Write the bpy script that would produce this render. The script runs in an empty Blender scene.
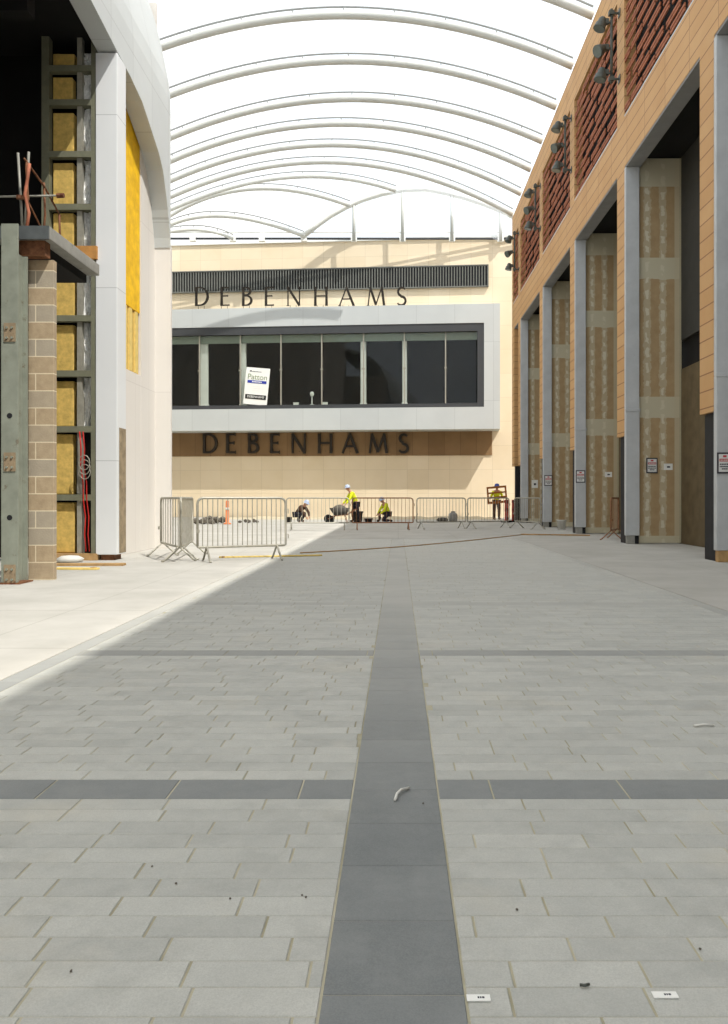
import bpy, bmesh, math, random
from mathutils import Vector, Matrix
R = random.Random(7)
SC = bpy.context.scene
COL = SC.collection
F = 800.0; VX = 398.0; HY = 498.0; CH = 1.1        # focal length, vanishing point, eye height

def P(x, y, Y):
    return Vector(((x - VX) / F * Y, Y, CH + (HY - y) / F * Y))
def X_at(x, Y): return (x - VX) / F * Y
def Z_at(y, Y): return CH + (HY - y) / F * Y

# ------------------------------------------------------------------ materials
def lin(c):
    out = []
    for v in c:
        v /= 255.0
        out.append(v / 12.92 if v <= 0.04045 else ((v + 0.055) / 1.055) ** 2.4)
    return tuple(out) + (1.0,)

class NT:
    def __init__(s, name):
        s.m = bpy.data.materials.new(name); s.m.use_nodes = True
        s.t = s.m.node_tree; s.n = s.t.nodes; s.l = s.t.links
        s.b = s.n['Principled BSDF']; s.out = s.n['Material Output']
    def new(s, typ, **kw):
        nd = s.n.new(typ)
        for k, v in kw.items(): setattr(nd, k, v)
        return nd
    def link(s, a, b): s.l.new(a, b)
    def put(s, sock, v):
        if isinstance(v, bpy.types.NodeSocket): s.l.new(v, sock)
        else: sock.default_value = v
    def math(s, op, a, b=0.0, c=None):
        nd = s.new('ShaderNodeMath', operation=op)
        s.put(nd.inputs[0], a); s.put(nd.inputs[1], b)
        if c is not None: s.put(nd.inputs[2], c)
        return nd.outputs[0]
    def mix(s, fac, a, b):
        nd = s.new('ShaderNodeMix', data_type='RGBA')
        s.put(nd.inputs[0], fac); s.put(nd.inputs[6], a); s.put(nd.inputs[7], b)
        return nd.outputs[2]
    def noise(s, vec, scale, detail=4.0, rough=0.6):
        nd = s.new('ShaderNodeTexNoise'); nd.inputs['Scale'].default_value = scale
        nd.inputs['Detail'].default_value = detail; nd.inputs['Roughness'].default_value = rough
        if vec is not None: s.link(vec, nd.inputs['Vector'])
        return nd.outputs['Fac']
    def ramp(s, v, a, b):
        nd = s.new('ShaderNodeMapRange'); s.put(nd.inputs[0], v)
        nd.inputs[1].default_value = a; nd.inputs[2].default_value = b
        return nd.outputs[0]
    def coords(s, world=True):
        if world: v = s.new('ShaderNodeNewGeometry').outputs['Position']
        else: v = s.new('ShaderNodeTexCoord').outputs['Object']
        sp = s.new('ShaderNodeSeparateXYZ'); s.link(v, sp.inputs[0])
        return v, sp.outputs[0], sp.outputs[1], sp.outputs[2]
    def bump(s, h, strength=0.2, dist=0.01):
        nd = s.new('ShaderNodeBump'); nd.inputs['Strength'].default_value = strength
        nd.inputs['Distance'].default_value = dist
        s.link(h, nd.inputs['Height']); s.link(nd.outputs[0], s.b.inputs['Normal'])
    def line(s, v, period, width, off=0.0):
        """1 on a joint line of the given width every period along v"""
        w = s.math('FRACT', s.math('DIVIDE', s.math('ADD', v, 1000 * period + off), period))
        return s.math('LESS_THAN', w, width / period)

def mat(name, col, rough=0.6, var=0.12, scale=6.0, bump=0.1, metal=0.0, dirt=None, world=False, spec=0.3):
    t = NT(name); v, x, y, z = t.coords(world)
    c = lin(col)
    n = t.ramp(t.noise(v, scale), 0.3, 0.7)
    dk = tuple(k * (1 - var) for k in c[:3]) + (1,)
    lt = tuple(min(1, k * (1 + var)) for k in c[:3]) + (1,)
    base = t.mix(n, dk, lt)
    if dirt:
        m = t.ramp(t.noise(v, dirt[1], 6.0, 0.7), dirt[2], dirt[2] + 0.12)
        base = t.mix(m, base, lin(dirt[0]))
    t.link(base, t.b.inputs['Base Color'])
    t.b.inputs['Roughness'].default_value = rough; t.b.inputs['Metallic'].default_value = metal
    t.b.inputs['Specular IOR Level'].default_value = spec
    if bump: t.bump(t.noise(v, scale * 6), bump, 0.01)
    return t.m

M = {}
M['white_steel'] = mat('white_painted_steel', (236, 237, 232), 0.4, 0.04, 3, 0)
M['grey_steel'] = mat('blue_grey_column_steel', (192, 194, 194), 0.6, 0.08, 2.5, 0.1, dirt=((128, 128, 124), 14, 0.67))
M['soffit_grey'] = mat('grey_soffit', (140, 140, 138), 0.7, 0.08, 3, 0)
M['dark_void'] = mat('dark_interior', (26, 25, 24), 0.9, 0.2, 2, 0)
M['black_board'] = mat('black_board', (36, 36, 38), 0.7, 0.2, 5, 0)
M['dim_grey'] = mat('dim_grey_lining', (62, 61, 57), 0.8, 0.1, 3, 0)
M['rib'] = mat('off_white_rib_paint', (212, 213, 206), 0.45, 0.03, 3, 0)
M['rib_grey'] = mat('light_grey_mullion', (184, 186, 180), 0.45, 0.03, 3, 0)
M['clamp'] = mat('pale_grey_clamp_strip', (150, 152, 150), 0.5, 0.05, 5, 0)
M['galv'] = mat('galvanised_tube', (168, 164, 150), 0.45, 0.15, 9, 0, metal=0.3)
M['rust'] = mat('rusty_steel', (118, 78, 52), 0.8, 0.35, 14, 0.3, dirt=((86, 46, 30), 9, 0.55))
M['rust_tube'] = mat('rusted_barrier_tube', (150, 108, 78), 0.7, 0.25, 8, 0)
M['green_steel'] = mat('green_grey_primed_steel', (138, 142, 128), 0.6, 0.15, 4, 0.1, dirt=((104, 88, 66), 7, 0.6))
M['stud'] = mat('green_grey_stud', (118, 118, 98), 0.6, 0.12, 8, 0)
M['foil'] = mat('crinkled_foil', (222, 222, 218), 0.35, 0.2, 22, 0.9, metal=0.25)
M['yellow_wool'] = mat('yellow_mineral_wool', (206, 174, 96), 0.95, 0.2, 12, 0.5, dirt=((128, 100, 52), 6, 0.67))
M['bright_yellow'] = mat('bright_yellow_membrane', (246, 190, 20), 0.6, 0.2, 5, 0.2)
M['batten'] = mat('pale_batten', (226, 200, 120), 0.8, 0.12, 9, 0.1)
M['concrete_slab'] = mat('grey_cast_concrete', (148, 146, 138), 0.85, 0.12, 5, 0.25, dirt=((110, 104, 94), 4, 0.6))
M['terracotta'] = mat('terracotta_baguette', (158, 94, 62), 0.7, 0.25, 6, 0.1)
M['lamp_metal'] = mat('dark_grey_lamp_metal', (88, 92, 86), 0.5, 0.15, 8, 0, metal=0.3)
M['lens'] = mat('lamp_glass', (96, 104, 98), 0.15, 0.05, 8, 0, spec=0.6)
M['bead'] = mat('pale_edge_bead', (182, 172, 142), 0.7, 0.08, 5, 0)
M['brown_board'] = mat('dim_brown_board', (104, 90, 66), 0.9, 0.2, 3, 0)
M['timber'] = mat('rough_timber', (176, 142, 96), 0.8, 0.2, 9, 0.2)
M['orange_wood'] = mat('stained_pallet_timber', (150, 96, 48), 0.8, 0.25, 9, 0.2)
M['plate'] = mat('brown_primed_plate', (146, 128, 102), 0.7, 0.2, 12, 0.1, dirt=((110, 78, 54), 9, 0.6))
M['seam'] = mat('brown_open_seam', (150, 134, 108), 0.9, 0.3, 6, 0.2)
M['noggin'] = mat('orange_timber_noggin', (186, 134, 74), 0.8, 0.15, 9, 0.1)
M['channel'] = mat('dark_steel_channel', (84, 88, 88), 0.6, 0.15, 6, 0.1)
M['tape'] = mat('faded_red_tape', (170, 104, 78), 0.7, 0.3, 8, 0.1)
M['tube_grey'] = mat('dull_scaffold_tube', (140, 138, 128), 0.5, 0.15, 9, 0, metal=0.2)
M['paper'] = mat('white_card', (240, 240, 234), 0.6, 0.03, 5, 0)
M['sign_white'] = mat('sign_white', (226, 226, 222), 0.5, 0.03, 5, 0)
M['sign_frame'] = mat('dark_sign_frame', (70, 68, 72), 0.6, 0.1, 5, 0)
M['sign_red'] = mat('sign_red', (196, 70, 74), 0.5, 0.08, 5, 0)
M['ink'] = mat('dark_ink', (60, 60, 66), 0.6, 0.05, 5, 0)
M['blue'] = mat('blue_print', (44, 62, 160), 0.5, 0.05, 5, 0)
M['pale_print'] = mat('pale_green_print', (138, 152, 118), 0.5, 0.05, 5, 0)
M['black_print'] = mat('black_print', (34, 34, 32), 0.5, 0.05, 5, 0)
M['letter'] = mat('bronze_black_letter', (44, 38, 30), 0.45, 0.1, 5, 0, metal=0.2)
M['frame_dark'] = mat('charcoal_window_frame', (66, 68, 70), 0.5, 0.06, 4, 0)
M['fin'] = mat('grey_louvre_fin', (112, 114, 108), 0.5, 0.08, 4, 0)
M['hivis'] = mat('hi_vis_yellow', (222, 228, 40), 0.7, 0.08, 9, 0)
M['navy'] = mat('dark_workwear', (48, 46, 54), 0.9, 0.2, 9, 0)
M['brown_wear'] = mat('brown_workwear', (84, 62, 50), 0.9, 0.2, 9, 0)
M['skin'] = mat('skin', (196, 144, 116), 0.6, 0.06, 9, 0)
M['boot'] = mat('dark_boot', (40, 34, 30), 0.8, 0.1, 9, 0)
M['helmet_white'] = mat('white_helmet', (178, 192, 216), 0.3, 0.03, 9, 0)
M['helmet_blue'] = mat('blue_helmet', (62, 78, 150), 0.3, 0.05, 9, 0)
M['rubber'] = mat('black_rubber', (32, 32, 32), 0.85, 0.1, 9, 0)
M['barrow'] = mat('dirty_barrow_steel', (74, 70, 64), 0.7, 0.2, 7, 0)
M['bucket_black'] = mat('black_plastic', (46, 46, 46), 0.5, 0.1, 7, 0)
M['bucket_white'] = mat('white_plastic', (216, 214, 206), 0.5, 0.06, 7, 0)
M['bag'] = mat('grey_paper_sack', (140, 138, 132), 0.8, 0.1, 9, 0.3)
M['red_plastic'] = mat('red_plastic', (186, 74, 62), 0.5, 0.12, 5, 0)
M['orange_plastic'] = mat('orange_plastic', (216, 132, 86), 0.5, 0.08, 5, 0)
M['rubble'] = mat('dark_rubble', (98, 92, 82), 0.9, 0.3, 10, 0.4)
M['red_cable'] = mat('red_cable_sheath', (184, 44, 36), 0.5, 0.1, 9, 0)
M['sand'] = mat('sandy_mortar_bed', (196, 184, 156), 0.95, 0.15, 3, 0.3)

def m_apron():
    t = NT('pale_concrete_apron'); v, x, y, z = t.coords()
    a = t.ramp(t.noise(v, 0.9, 6, 0.65), 0.3, 0.72)
    base = t.mix(a, lin((172, 169, 160)), lin((192, 189, 181)))
    sp = t.ramp(t.noise(v, 16, 3, 0.7), 0.66, 0.74)
    base = t.mix(t.math('MULTIPLY', sp, 0.35), base, lin((150, 142, 126)))
    j = t.math('MAXIMUM', t.line(y, 1.95, 0.02), t.line(x, 1.6, 0.012))
    base = t.mix(t.math('MULTIPLY', j, 0.4), base, lin((128, 122, 110)))
    t.link(base, t.b.inputs['Base Color']); t.b.inputs['Roughness'].default_value = 0.9
    t.b.inputs['Specular IOR Level'].default_value = 0.15
    t.bump(t.noise(v, 30), 0.15, 0.01); return t.m
M['apron'] = m_apron()

def m_paver(name, dark, light, speck, stain, d0, d1, haze):
    t = NT(name); v, x, y, z = t.coords()
    at = t.new('ShaderNodeAttribute', attribute_name='tone')
    n = t.ramp(t.noise(v, 7, 5, 0.7), 0.25, 0.75)
    f = t.math('ADD', t.math('MULTIPLY', at.outputs['Fac'], 0.5), t.math('MULTIPLY', n, 0.5))
    base = t.mix(f, lin(dark), lin(light))
    g = t.ramp(t.noise(v, 260, 2, 0.5), 0.35, 0.68)
    base = t.mix(t.math('MULTIPLY', g, 0.28), base, lin(speck))
    s = t.ramp(t.noise(v, 1.3, 4, 0.6), 0.56, 0.72)
    base = t.mix(t.math('MULTIPLY', s, 0.3), base, lin(stain))
    sm = t.ramp(t.noise(v, 3.4, 6, 0.72), 0.5, 0.78)
    base = t.mix(t.math('MULTIPLY', sm, 0.45), base, lin(speck))
    # distance haze painted into the colour: paving fades to pale along y
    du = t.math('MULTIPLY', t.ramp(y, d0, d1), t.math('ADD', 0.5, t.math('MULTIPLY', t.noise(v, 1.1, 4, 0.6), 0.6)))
    base = t.mix(t.math('MINIMUM', t.math('MULTIPLY', du, haze), 1.0), base, lin((194, 192, 183)))
    t.link(base, t.b.inputs['Base Color']); t.b.inputs['Roughness'].default_value = 0.75
    t.b.inputs['Specular IOR Level'].default_value = 0.25
    t.bump(t.noise(v, 90, 4, 0.7), 0.25, 0.004); return t.m
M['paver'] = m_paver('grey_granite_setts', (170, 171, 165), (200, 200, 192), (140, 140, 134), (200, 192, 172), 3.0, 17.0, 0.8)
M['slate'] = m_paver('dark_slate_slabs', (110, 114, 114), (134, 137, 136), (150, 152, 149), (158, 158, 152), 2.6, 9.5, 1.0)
def m_joint():
    t = NT('sandy_joint'); v, x, y, z = t.coords()
    n = t.ramp(t.noise(v, 2.2), 0.35, 0.65)
    t.link(t.mix(n, lin((150, 145, 120)), lin((190, 183, 160))), t.b.inputs['Base Color'])
    t.b.inputs['Roughness'].default_value = 0.95; return t.m
M['joint'] = m_joint()

def m_tile():
    t = NT('sandstone_coloured_facade_tile'); v, x, y, z = t.coords()
    row = t.math('FLOOR', t.math('DIVIDE', z, 0.30))
    n = t.ramp(t.noise(v, 1.2), 0.3, 0.7)
    wn = t.new('ShaderNodeTexWhiteNoise', noise_dimensions='2D'); cb = t.new('ShaderNodeCombineXYZ')
    t.link(row, cb.inputs[0]); t.link(t.math('FLOOR', t.math('DIVIDE', y, 1.36)), cb.inputs[1]); t.link(cb.outputs[0], wn.inputs['Vector'])
    f = t.math('ADD', t.math('MULTIPLY', n, 0.5), t.math('MULTIPLY', wn.outputs['Value'], 0.5))
    base = t.mix(f, lin((192, 146, 92)), lin((206, 164, 112)))
    j = t.math('MAXIMUM', t.line(z, 0.30, 0.022, 0.02), t.line(y, 1.36, 0.015))
    base = t.mix(t.math('MULTIPLY', j, 0.75), base, lin((120, 74, 40)))
    t.link(base, t.b.inputs['Base Color']); t.b.inputs['Roughness'].default_value = 0.7
    t.bump(t.math('SUBTRACT', 1.0, j), 0.3, 0.02); return t.m
M['tile'] = m_tile()

def m_panel(name, c1, c2, pz, py, jc, axis='y', jw=0.014, world=True, js=0.5, oz=0.0, stripe=0.0):
    t = NT(name); v, x, y, z = t.coords(world)
    h = {'x': x, 'y': y}[axis]
    wn = t.new('ShaderNodeTexWhiteNoise', noise_dimensions='2D'); cb = t.new('ShaderNodeCombineXYZ')
    t.link(t.math('FLOOR', t.math('DIVIDE', t.math('ADD', z, oz), pz)), cb.inputs[0]); t.link(t.math('FLOOR', t.math('DIVIDE', h, py)), cb.inputs[1])
    t.link(cb.outputs[0], wn.inputs['Vector'])
    n = t.ramp(t.noise(v, 0.8, 5), 0.3, 0.7)
    f = t.math('ADD', t.math('MULTIPLY', n, 0.5), t.math('MULTIPLY', wn.outputs['Value'], 0.5))
    base = t.mix(f, lin(c1), lin(c2))
    j = t.math('MAXIMUM', t.line(z, pz, jw, oz), t.line(h, py, jw))
    base = t.mix(t.math('MULTIPLY', j, js), base, lin(jc))
    t.link(base, t.b.inputs['Base Color']); t.b.inputs['Roughness'].default_value = 0.65
    t.b.inputs['Specular IOR Level'].default_value = 0.2
    t.bump(t.math('SUBTRACT', 1.0, j), 0.2, 0.01); return t.m
M['fascia'] = m_panel('pale_grey_curved_cladding', (194, 197, 195), (207, 210, 207), 2.35, 1.15, (150, 150, 146))
M['render'] = m_panel('pale_render_wall', (217, 212, 204), (226, 221, 213), 3.4, 0.85, (186, 178, 170), js=0.4)
M['white_clad'] = m_panel('white_column_cladding', (218, 220, 220), (228, 229, 228), 3.05, 6.0, (150, 152, 152), world=True, oz=1.3)
M['cream'] = m_panel('cream_stone_panels', (222, 205, 174), (232, 217, 190), 1.35, 1.2, (184, 168, 138), 'x', 0.018, False, 0.45)
M['tan_panel'] = m_panel('brown_timber_panels', (124, 98, 68), (146, 118, 84), 3.0, 0.9, (92, 70, 48), 'x', 0.03, False, 0.5)
M['silver_panel'] = m_panel('silver_grey_panel', (186, 190, 189), (196, 200, 198), 3.2, 2.1, (150, 154, 152), 'x', 0.02, False, 0.5)

def m_board():
    t = NT('taped_plasterboard'); v, x, y, z = t.coords(False)
    n = t.ramp(t.noise(v, 4, 5), 0.3, 0.7)
    base = t.mix(n, lin((172, 144, 104)), lin((186, 160, 120)))
    pale = lin((204, 196, 168))
    # horizontal taped joints
    wob = t.math('MULTIPLY', t.math('SUBTRACT', t.noise(v, 2.5), 0.5), 0.05)
    fz = t.math('FRACT', t.math('DIVIDE', t.math('SUBTRACT', z, 0.19 - 33.5), 3.35))
    hz = t.math('MAXIMUM', t.math('GREATER_THAN', t.math('ADD', fz, wob), 0.845), t.math('GREATER_THAN', z, 8.6))
    # vertical joints with short dabs of filler
    def col(cx, ph):
        n1 = t.math('SUBTRACT', t.noise(v, 7.0, 3, 0.6), 0.5)
        d = t.math('ABSOLUTE', t.math('ADD', t.math('SUBTRACT', x, cx), t.math('MULTIPLY', n1, 0.16)))
        strip = t.math('LESS_THAN', d, 0.085)
        n2 = t.noise(v, 3.1, 2, 0.5)
        fr = t.math('FRACT', t.math('ADD', t.math('DIVIDE', z, 0.36), t.math('ADD', ph + 50.0, t.math('MULTIPLY', n2, 1.2))))
        return strip, t.math('MULTIPLY', t.math('LESS_THAN', d, 0.04), t.math('LESS_THAN', fr, 0.5))
    a, a2 = col(0.22, 0.0); b, b2 = col(0.60, 0.4)
    base = t.mix(t.math('MULTIPLY', hz, 0.8), base, pale)
    base = t.mix(t.math('MULTIPLY', a, 0.35), base, pale)
    base = t.mix(t.math('MULTIPLY', b, 0.35), base, pale)
    base = t.mix(t.math('MULTIPLY', a2, 0.6), base, lin((236, 230, 212)))
    base = t.mix(t.math('MULTIPLY', b2, 0.6), base, lin((236, 230, 212)))
    edge = t.math('GREATER_THAN', x, 0.88)
    base = t.mix(t.math('MULTIPLY', hz, 0.8), base, pale)
    base = t.mix(t.math('MULTIPLY', a, 0.28), base, pale)
    base = t.mix(t.math('MULTIPLY', b, 0.28), base, pale)
    base = t.mix(t.math('MULTIPLY', t.math('MULTIPLY', a, a2), 0.7), base, lin((216, 208, 184)))
    base = t.mix(t.math('MULTIPLY', t.math('MULTIPLY', b, b2), 0.7), base, lin((216, 208, 184)))
    base = t.mix(t.math('MULTIPLY', edge, 0.75), base, lin((202, 192, 162)))
    t.link(base, t.b.inputs['Base Color']); t.b.inputs['Roughness'].default_value = 0.85
    return t.m
M['board'] = m_board()

def m_block():
    t = NT('sandy_concrete_block'); v, x, y, z = t.coords(False)
    row = t.math('FLOOR', t.math('DIVIDE', z, 0.23))
    odd = t.math('MODULO', t.math('ADD', row, 100.0), 2.0)
    wn = t.new('ShaderNodeTexWhiteNoise', noise_dimensions='1D'); t.link(row, wn.inputs['W'])
    n = t.ramp(t.noise(v, 9, 5), 0.3, 0.7)
    base = t.mix(n, lin((158, 138, 110)), lin((178, 158, 128)))
    base = t.mix(t.math('MULTIPLY', t.ramp(wn.outputs['Value'], 0.55, 0.75), 0.55), base, lin((158, 154, 142)))
    j = t.line(z, 0.23, 0.014)
    vj = t.math('MULTIPLY', t.math('LESS_THAN', t.math('ABSOLUTE', t.math('SUBTRACT', x, 0.10)), 0.007), odd)
    base = t.mix(t.math('MULTIPLY', t.math('MAXIMUM', j, vj), 0.8), base, lin((222, 208, 178)))
    t.link(base, t.b.inputs['Base Color']); t.b.inputs['Roughness'].default_value = 0.95
    t.bump(t.noise(v, 40), 0.4, 0.01); return t.m
M['block'] = m_block()

def m_glass(name, tint, gl, rough=0.02):
    t = NT(name); t.n.remove(t.b)
    tr = t.new('ShaderNodeBsdfTransparent'); tr.inputs[0].default_value = tint + (1,)
    g = t.new('ShaderNodeBsdfGlossy'); g.inputs['Roughness'].default_value = rough
    fr = t.new('ShaderNodeFresnel'); fr.inputs[0].default_value = 1.45
    mx = t.new('ShaderNodeMixShader')
    t.link(t.math('MINIMUM', t.math('MULTIPLY', fr.outputs[0], gl), 1.0), mx.inputs[0])
    t.link(tr.outputs[0], mx.inputs[1]); t.link(g.outputs[0], mx.inputs[2]); t.link(mx.outputs[0], t.out.inputs[0])
    return t.m
M['glass'] = m_glass('shop_window_glass', (0.95, 0.97, 0.95), 0.5)
def m_foilroof():
    t = NT('clear_roof_foil'); t.n.remove(t.b)
    tr = t.new('ShaderNodeBsdfTransparent'); tr.inputs[0].default_value = (0.97, 0.98, 0.99, 1)
    tl = t.new('ShaderNodeBsdfTranslucent'); tl.inputs[0].default_value = (0.92, 0.95, 1.0, 1)
    mx = t.new('ShaderNodeMixShader'); mx.inputs[0].default_value = 0.12
    t.link(tr.outputs[0], mx.inputs[1]); t.link(tl.outputs[0], mx.inputs[2]); t.link(mx.outputs[0], t.out.inputs[0])
    return t.m
M['roof_foil'] = m_foilroof()

# ------------------------------------------------------------------ mesh helpers
class MB:
    def __init__(s): s.v = []; s.f = []; s.tone = []
    def add(s, vs, fs, tone=None):
        o = len(s.v); s.v += [tuple(p) for p in vs]; s.f += [tuple(i + o for i in f) for f in fs]
        s.tone += [tone if tone is not None else 0.5] * len(fs); return s
    def box(s, a, b, mt=None):
        (x0, y0, z0), (x1, y1, z1) = a, b
        x0, x1 = min(x0, x1), max(x0, x1); y0, y1 = min(y0, y1), max(y0, y1); z0, z1 = min(z0, z1), max(z0, z1)
        vs = [Vector(p) for p in ((x0,y0,z0),(x1,y0,z0),(x1,y1,z0),(x0,y1,z0),(x0,y0,z1),(x1,y0,z1),(x1,y1,z1),(x0,y1,z1))]
        if mt is not None: vs = [mt @ p for p in vs]
        return s.add(vs, [(0,3,2,1),(4,5,6,7),(0,1,5,4),(1,2,6,5),(2,3,7,6),(3,0,4,7)])
    def tube(s, pts, r, n=8, cap=True):
        pts = [Vector(p) for p in pts]; rs = r if isinstance(r, (list, tuple)) else [r] * len(pts)
        vs = []; fs = []; prev = None
        for i, p in enumerate(pts):
            d = (pts[min(i + 1, len(pts) - 1)] - pts[max(i - 1, 0)]).normalized()
            if prev is None:
                up = Vector((0, 0, 1)) if abs(d.z) < 0.9 else Vector((1, 0, 0))
                a = d.cross(up).normalized()
            else:
                a = prev - d * prev.dot(d)
                a.normalize()
            prev = a; b = d.cross(a)
            for k in range(n):
                t = 2 * math.pi * k / n
                vs.append(p + (a * math.cos(t) + b * math.sin(t)) * rs[i])
        for i in range(len(pts) - 1):
            for k in range(n):
                k2 = (k + 1) % n
                fs.append((i*n+k, i*n+k2, (i+1)*n+k2, (i+1)*n+k))
        if cap: fs += [tuple(range(n))[::-1], tuple(range((len(pts)-1)*n, len(pts)*n))]
        return s.add(vs, fs)
    def lathe(s, prof, n=16, mt=None):
        vs = []; fs = []
        for r, z in prof:
            for k in range(n):
                t = 2 * math.pi * k / n; p = Vector((r*math.cos(t), r*math.sin(t), z))
                vs.append(mt @ p if mt is not None else p)
        for i in range(len(prof)-1):
            for k in range(n):
                k2 = (k+1) % n; fs.append((i*n+k, i*n+k2, (i+1)*n+k2, (i+1)*n+k))
        fs += [tuple(range(n))[::-1], tuple(range((len(prof)-1)*n, len(prof)*n))]
        return s.add(vs, fs)
    def prism(s, poly, a, b, axis=1):
        """extrude a 2-D polygon; axis = the extruded axis"""
        def mk(p, t):
            return (t, p[0], p[1]) if axis == 0 else ((p[0], t, p[1]) if axis == 1 else (p[0], p[1], t))
        n = len(poly); vs = [mk(p, a) for p in poly] + [mk(p, b) for p in poly]
        fs = [tuple(range(n)), tuple(range(2*n-1, n-1, -1))] + [(i, i+n, (i+1) % n + n, (i+1) % n) for i in range(n)]
        return s.add(vs, fs)
    def build(s, name, material, parent=None, smooth=False, bevel=0.0, tone=False):
        me = bpy.data.meshes.new(name); me.from_pydata(s.v, [], s.f)
        bm = bmesh.new(); bm.from_mesh(me); bmesh.ops.recalc_face_normals(bm, faces=bm.faces) if not tone else None
        bm.to_mesh(me); bm.free()
        if tone:
            at = me.attributes.new('tone', 'FLOAT', 'FACE')
            at.data.foreach_set('value', s.tone)
        me.materials.append(material)
        if smooth:
            me.polygons.foreach_set('use_smooth', [True] * len(me.polygons))
        o = bpy.data.objects.new(name, me); COL.objects.link(o)
        if parent is not None: o.parent = parent
        if bevel:
            bv = o.modifiers.new('Bevel', 'BEVEL'); bv.width = bevel; bv.segments = 2; bv.limit_method = 'ANGLE'
        return o

def tag(o, label, cat, group=None):
    o['label'] = label; o['category'] = cat
    if group: o['group'] = group
    return o
def struct(o): o['kind'] = 'structure'; return o
def thing(name, label, cat, loc=(0, 0, 0), rz=0.0, group=None):
    o = bpy.data.objects.new(name, None); COL.objects.link(o); o.empty_display_size = 0.2
    o.location = loc; o.rotation_euler = (0, 0, rz); return tag(o, label, cat, group)
def dup(root, loc=None, rz=None, label=None):
    def cp(o, par):
        c = o.copy(); COL.objects.link(c); c.parent = par
        if par is not None and 'label' not in o.keys(): pass
        for ch in list(o.children): cp(ch, c)
        return c
    r = cp(root, None)
    if loc is not None: r.location = loc
    if rz is not None: r.rotation_euler = (0, 0, rz)
    if label: r['label'] = label
    return r
def text_mesh(s, size, name, material, parent, loc, rot, depth=0.004):
    cu = bpy.data.curves.new(name, 'FONT'); cu.body = s; cu.size = size; cu.extrude = depth; cu.align_x = 'CENTER'; cu.align_y = 'CENTER'
    tmp = bpy.data.objects.new(name, cu); COL.objects.link(tmp)
    bpy.context.view_layer.update()
    me = bpy.data.meshes.new_from_object(tmp.evaluated_get(bpy.context.evaluated_depsgraph_get()))
    bpy.data.objects.remove(tmp); bpy.data.curves.remove(cu)
    me.name = name; me.materials.clear(); me.materials.append(material)
    o = bpy.data.objects.new(name, me); COL.objects.link(o); o.parent = parent; o.location = loc; o.rotation_euler = rot
    return o
ORD = ['first', 'second', 'third', 'fourth', 'fifth', 'sixth', 'seventh', 'eighth', 'ninth', 'tenth', 'eleventh', 'twelfth']

# ------------------------------------------------------------------ camera, sky, sun
cam = bpy.data.cameras.new('camera'); co = bpy.data.objects.new('camera', cam); COL.objects.link(co)
co.location = (0, 0, CH); co.rotation_euler = (math.radians(90), 0, 0)
cam.sensor_fit = 'HORIZONTAL'; cam.sensor_width = 36; cam.lens = F / 728 * 36
cam.shift_x = -(VX - 364) / 728; cam.shift_y = -(512 - HY) / 728
cam.clip_end = 500; SC.camera = co
SC.view_settings.view_transform = 'Standard'; SC.view_settings.look = 'None'
SC.view_settings.gamma = 1; SC.view_settings.use_curve_mapping = False
SC.view_settings.exposure = 0.0

w = bpy.data.worlds.new('sky'); SC.world = w; w.use_nodes = True
wt = w.node_tree; bg = wt.nodes['Background']
tc = wt.nodes.new('ShaderNodeTexCoord'); nz = wt.nodes.new('ShaderNodeTexNoise'); nz.inputs['Scale'].default_value = 2.2
nz.inputs['Detail'].default_value = 5; wt.links.new(tc.outputs['Generated'], nz.inputs['Vector'])
rp = wt.nodes.new('ShaderNodeMapRange'); rp.inputs[1].default_value = 0.4; rp.inputs[2].default_value = 0.62
wt.links.new(nz.outputs['Fac'], rp.inputs[0])
mxw = wt.nodes.new('ShaderNodeMix'); mxw.data_type = 'RGBA'
mxw.inputs[6].default_value = (0.80, 0.90, 1.0, 1); mxw.inputs[7].default_value = (1, 0.99, 0.98, 1)
wt.links.new(rp.outputs[0], mxw.inputs[0]); wt.links.new(mxw.outputs[2], bg.inputs['Color'])
bg.inputs['Strength'].default_value = 1.45

sl = bpy.data.lights.new('sun', 'SUN'); so = bpy.data.objects.new('sun', sl); COL.objects.link(so)
sl.energy = 4.8; sl.angle = math.radians(0.6); sl.color = (1.0, 0.96, 0.90)
so.rotation_euler = Vector((-1.64, 1.5, -3.1)).to_track_quat('-Z', 'Y').to_euler(); so.location = (20, -10, 40)

# ------------------------------------------------------------------ ground
EL, ER, YE = -2.4, 3.2, 21.55
mb = MB(); mb.box((-40, -12, -0.2), (40, 70, -0.03)); struct(mb.build('floor', M['apron']))
mb = MB(); mb.box((-14, -12, -0.03), (EL, 46, 0)); mb.box((ER, -12, -0.03), (14, 46, 0)); mb.box((EL, YE, -0.03), (ER, 46, 0))
struct(mb.build('floor_apron', M['apron']))
mb = MB(); mb.box((EL, -12, -0.03), (ER, YE, -0.004)); struct(mb.build('floor_joints', M['joint']))
pv = MB(); sv = MB()
def paver(b, x0, x1, y0, y1, tone, g=0.003, z=-0.0015):
    x0 += g; x1 -= g; y0 += g * .5; y1 -= g * .5; e = 0.002
    if x1 - x0 < 0.02 or y1 - y0 < 0.02: return
    b.add([(x0,y0,-.004),(x1,y0,-.004),(x1,y1,-.004),(x0,y1,-.004),(x0+e,y0+e,z),(x1-e,y0+e,z),(x1-e,y1-e,z),(x0+e,y1-e,z)],
          [(4,5,6,7),(0,1,5,4),(1,2,6,5),(2,3,7,6),(3,0,4,7)], tone)
SL, SR = -0.17, 0.15
def run(b, x0, x1, y0, y1, l0, l1, off=None):
    x = x0 - (R.random() * l1 if off is None else off)
    while x < x1:
        L = R.uniform(l0, l1); a, c = max(x, x0), min(x + L, x1)
        if c - a > 0.03: paver(b, a, c, y0, y1, R.random())
        x += L
y = 1.774 - 0.3115 * 8
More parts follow.
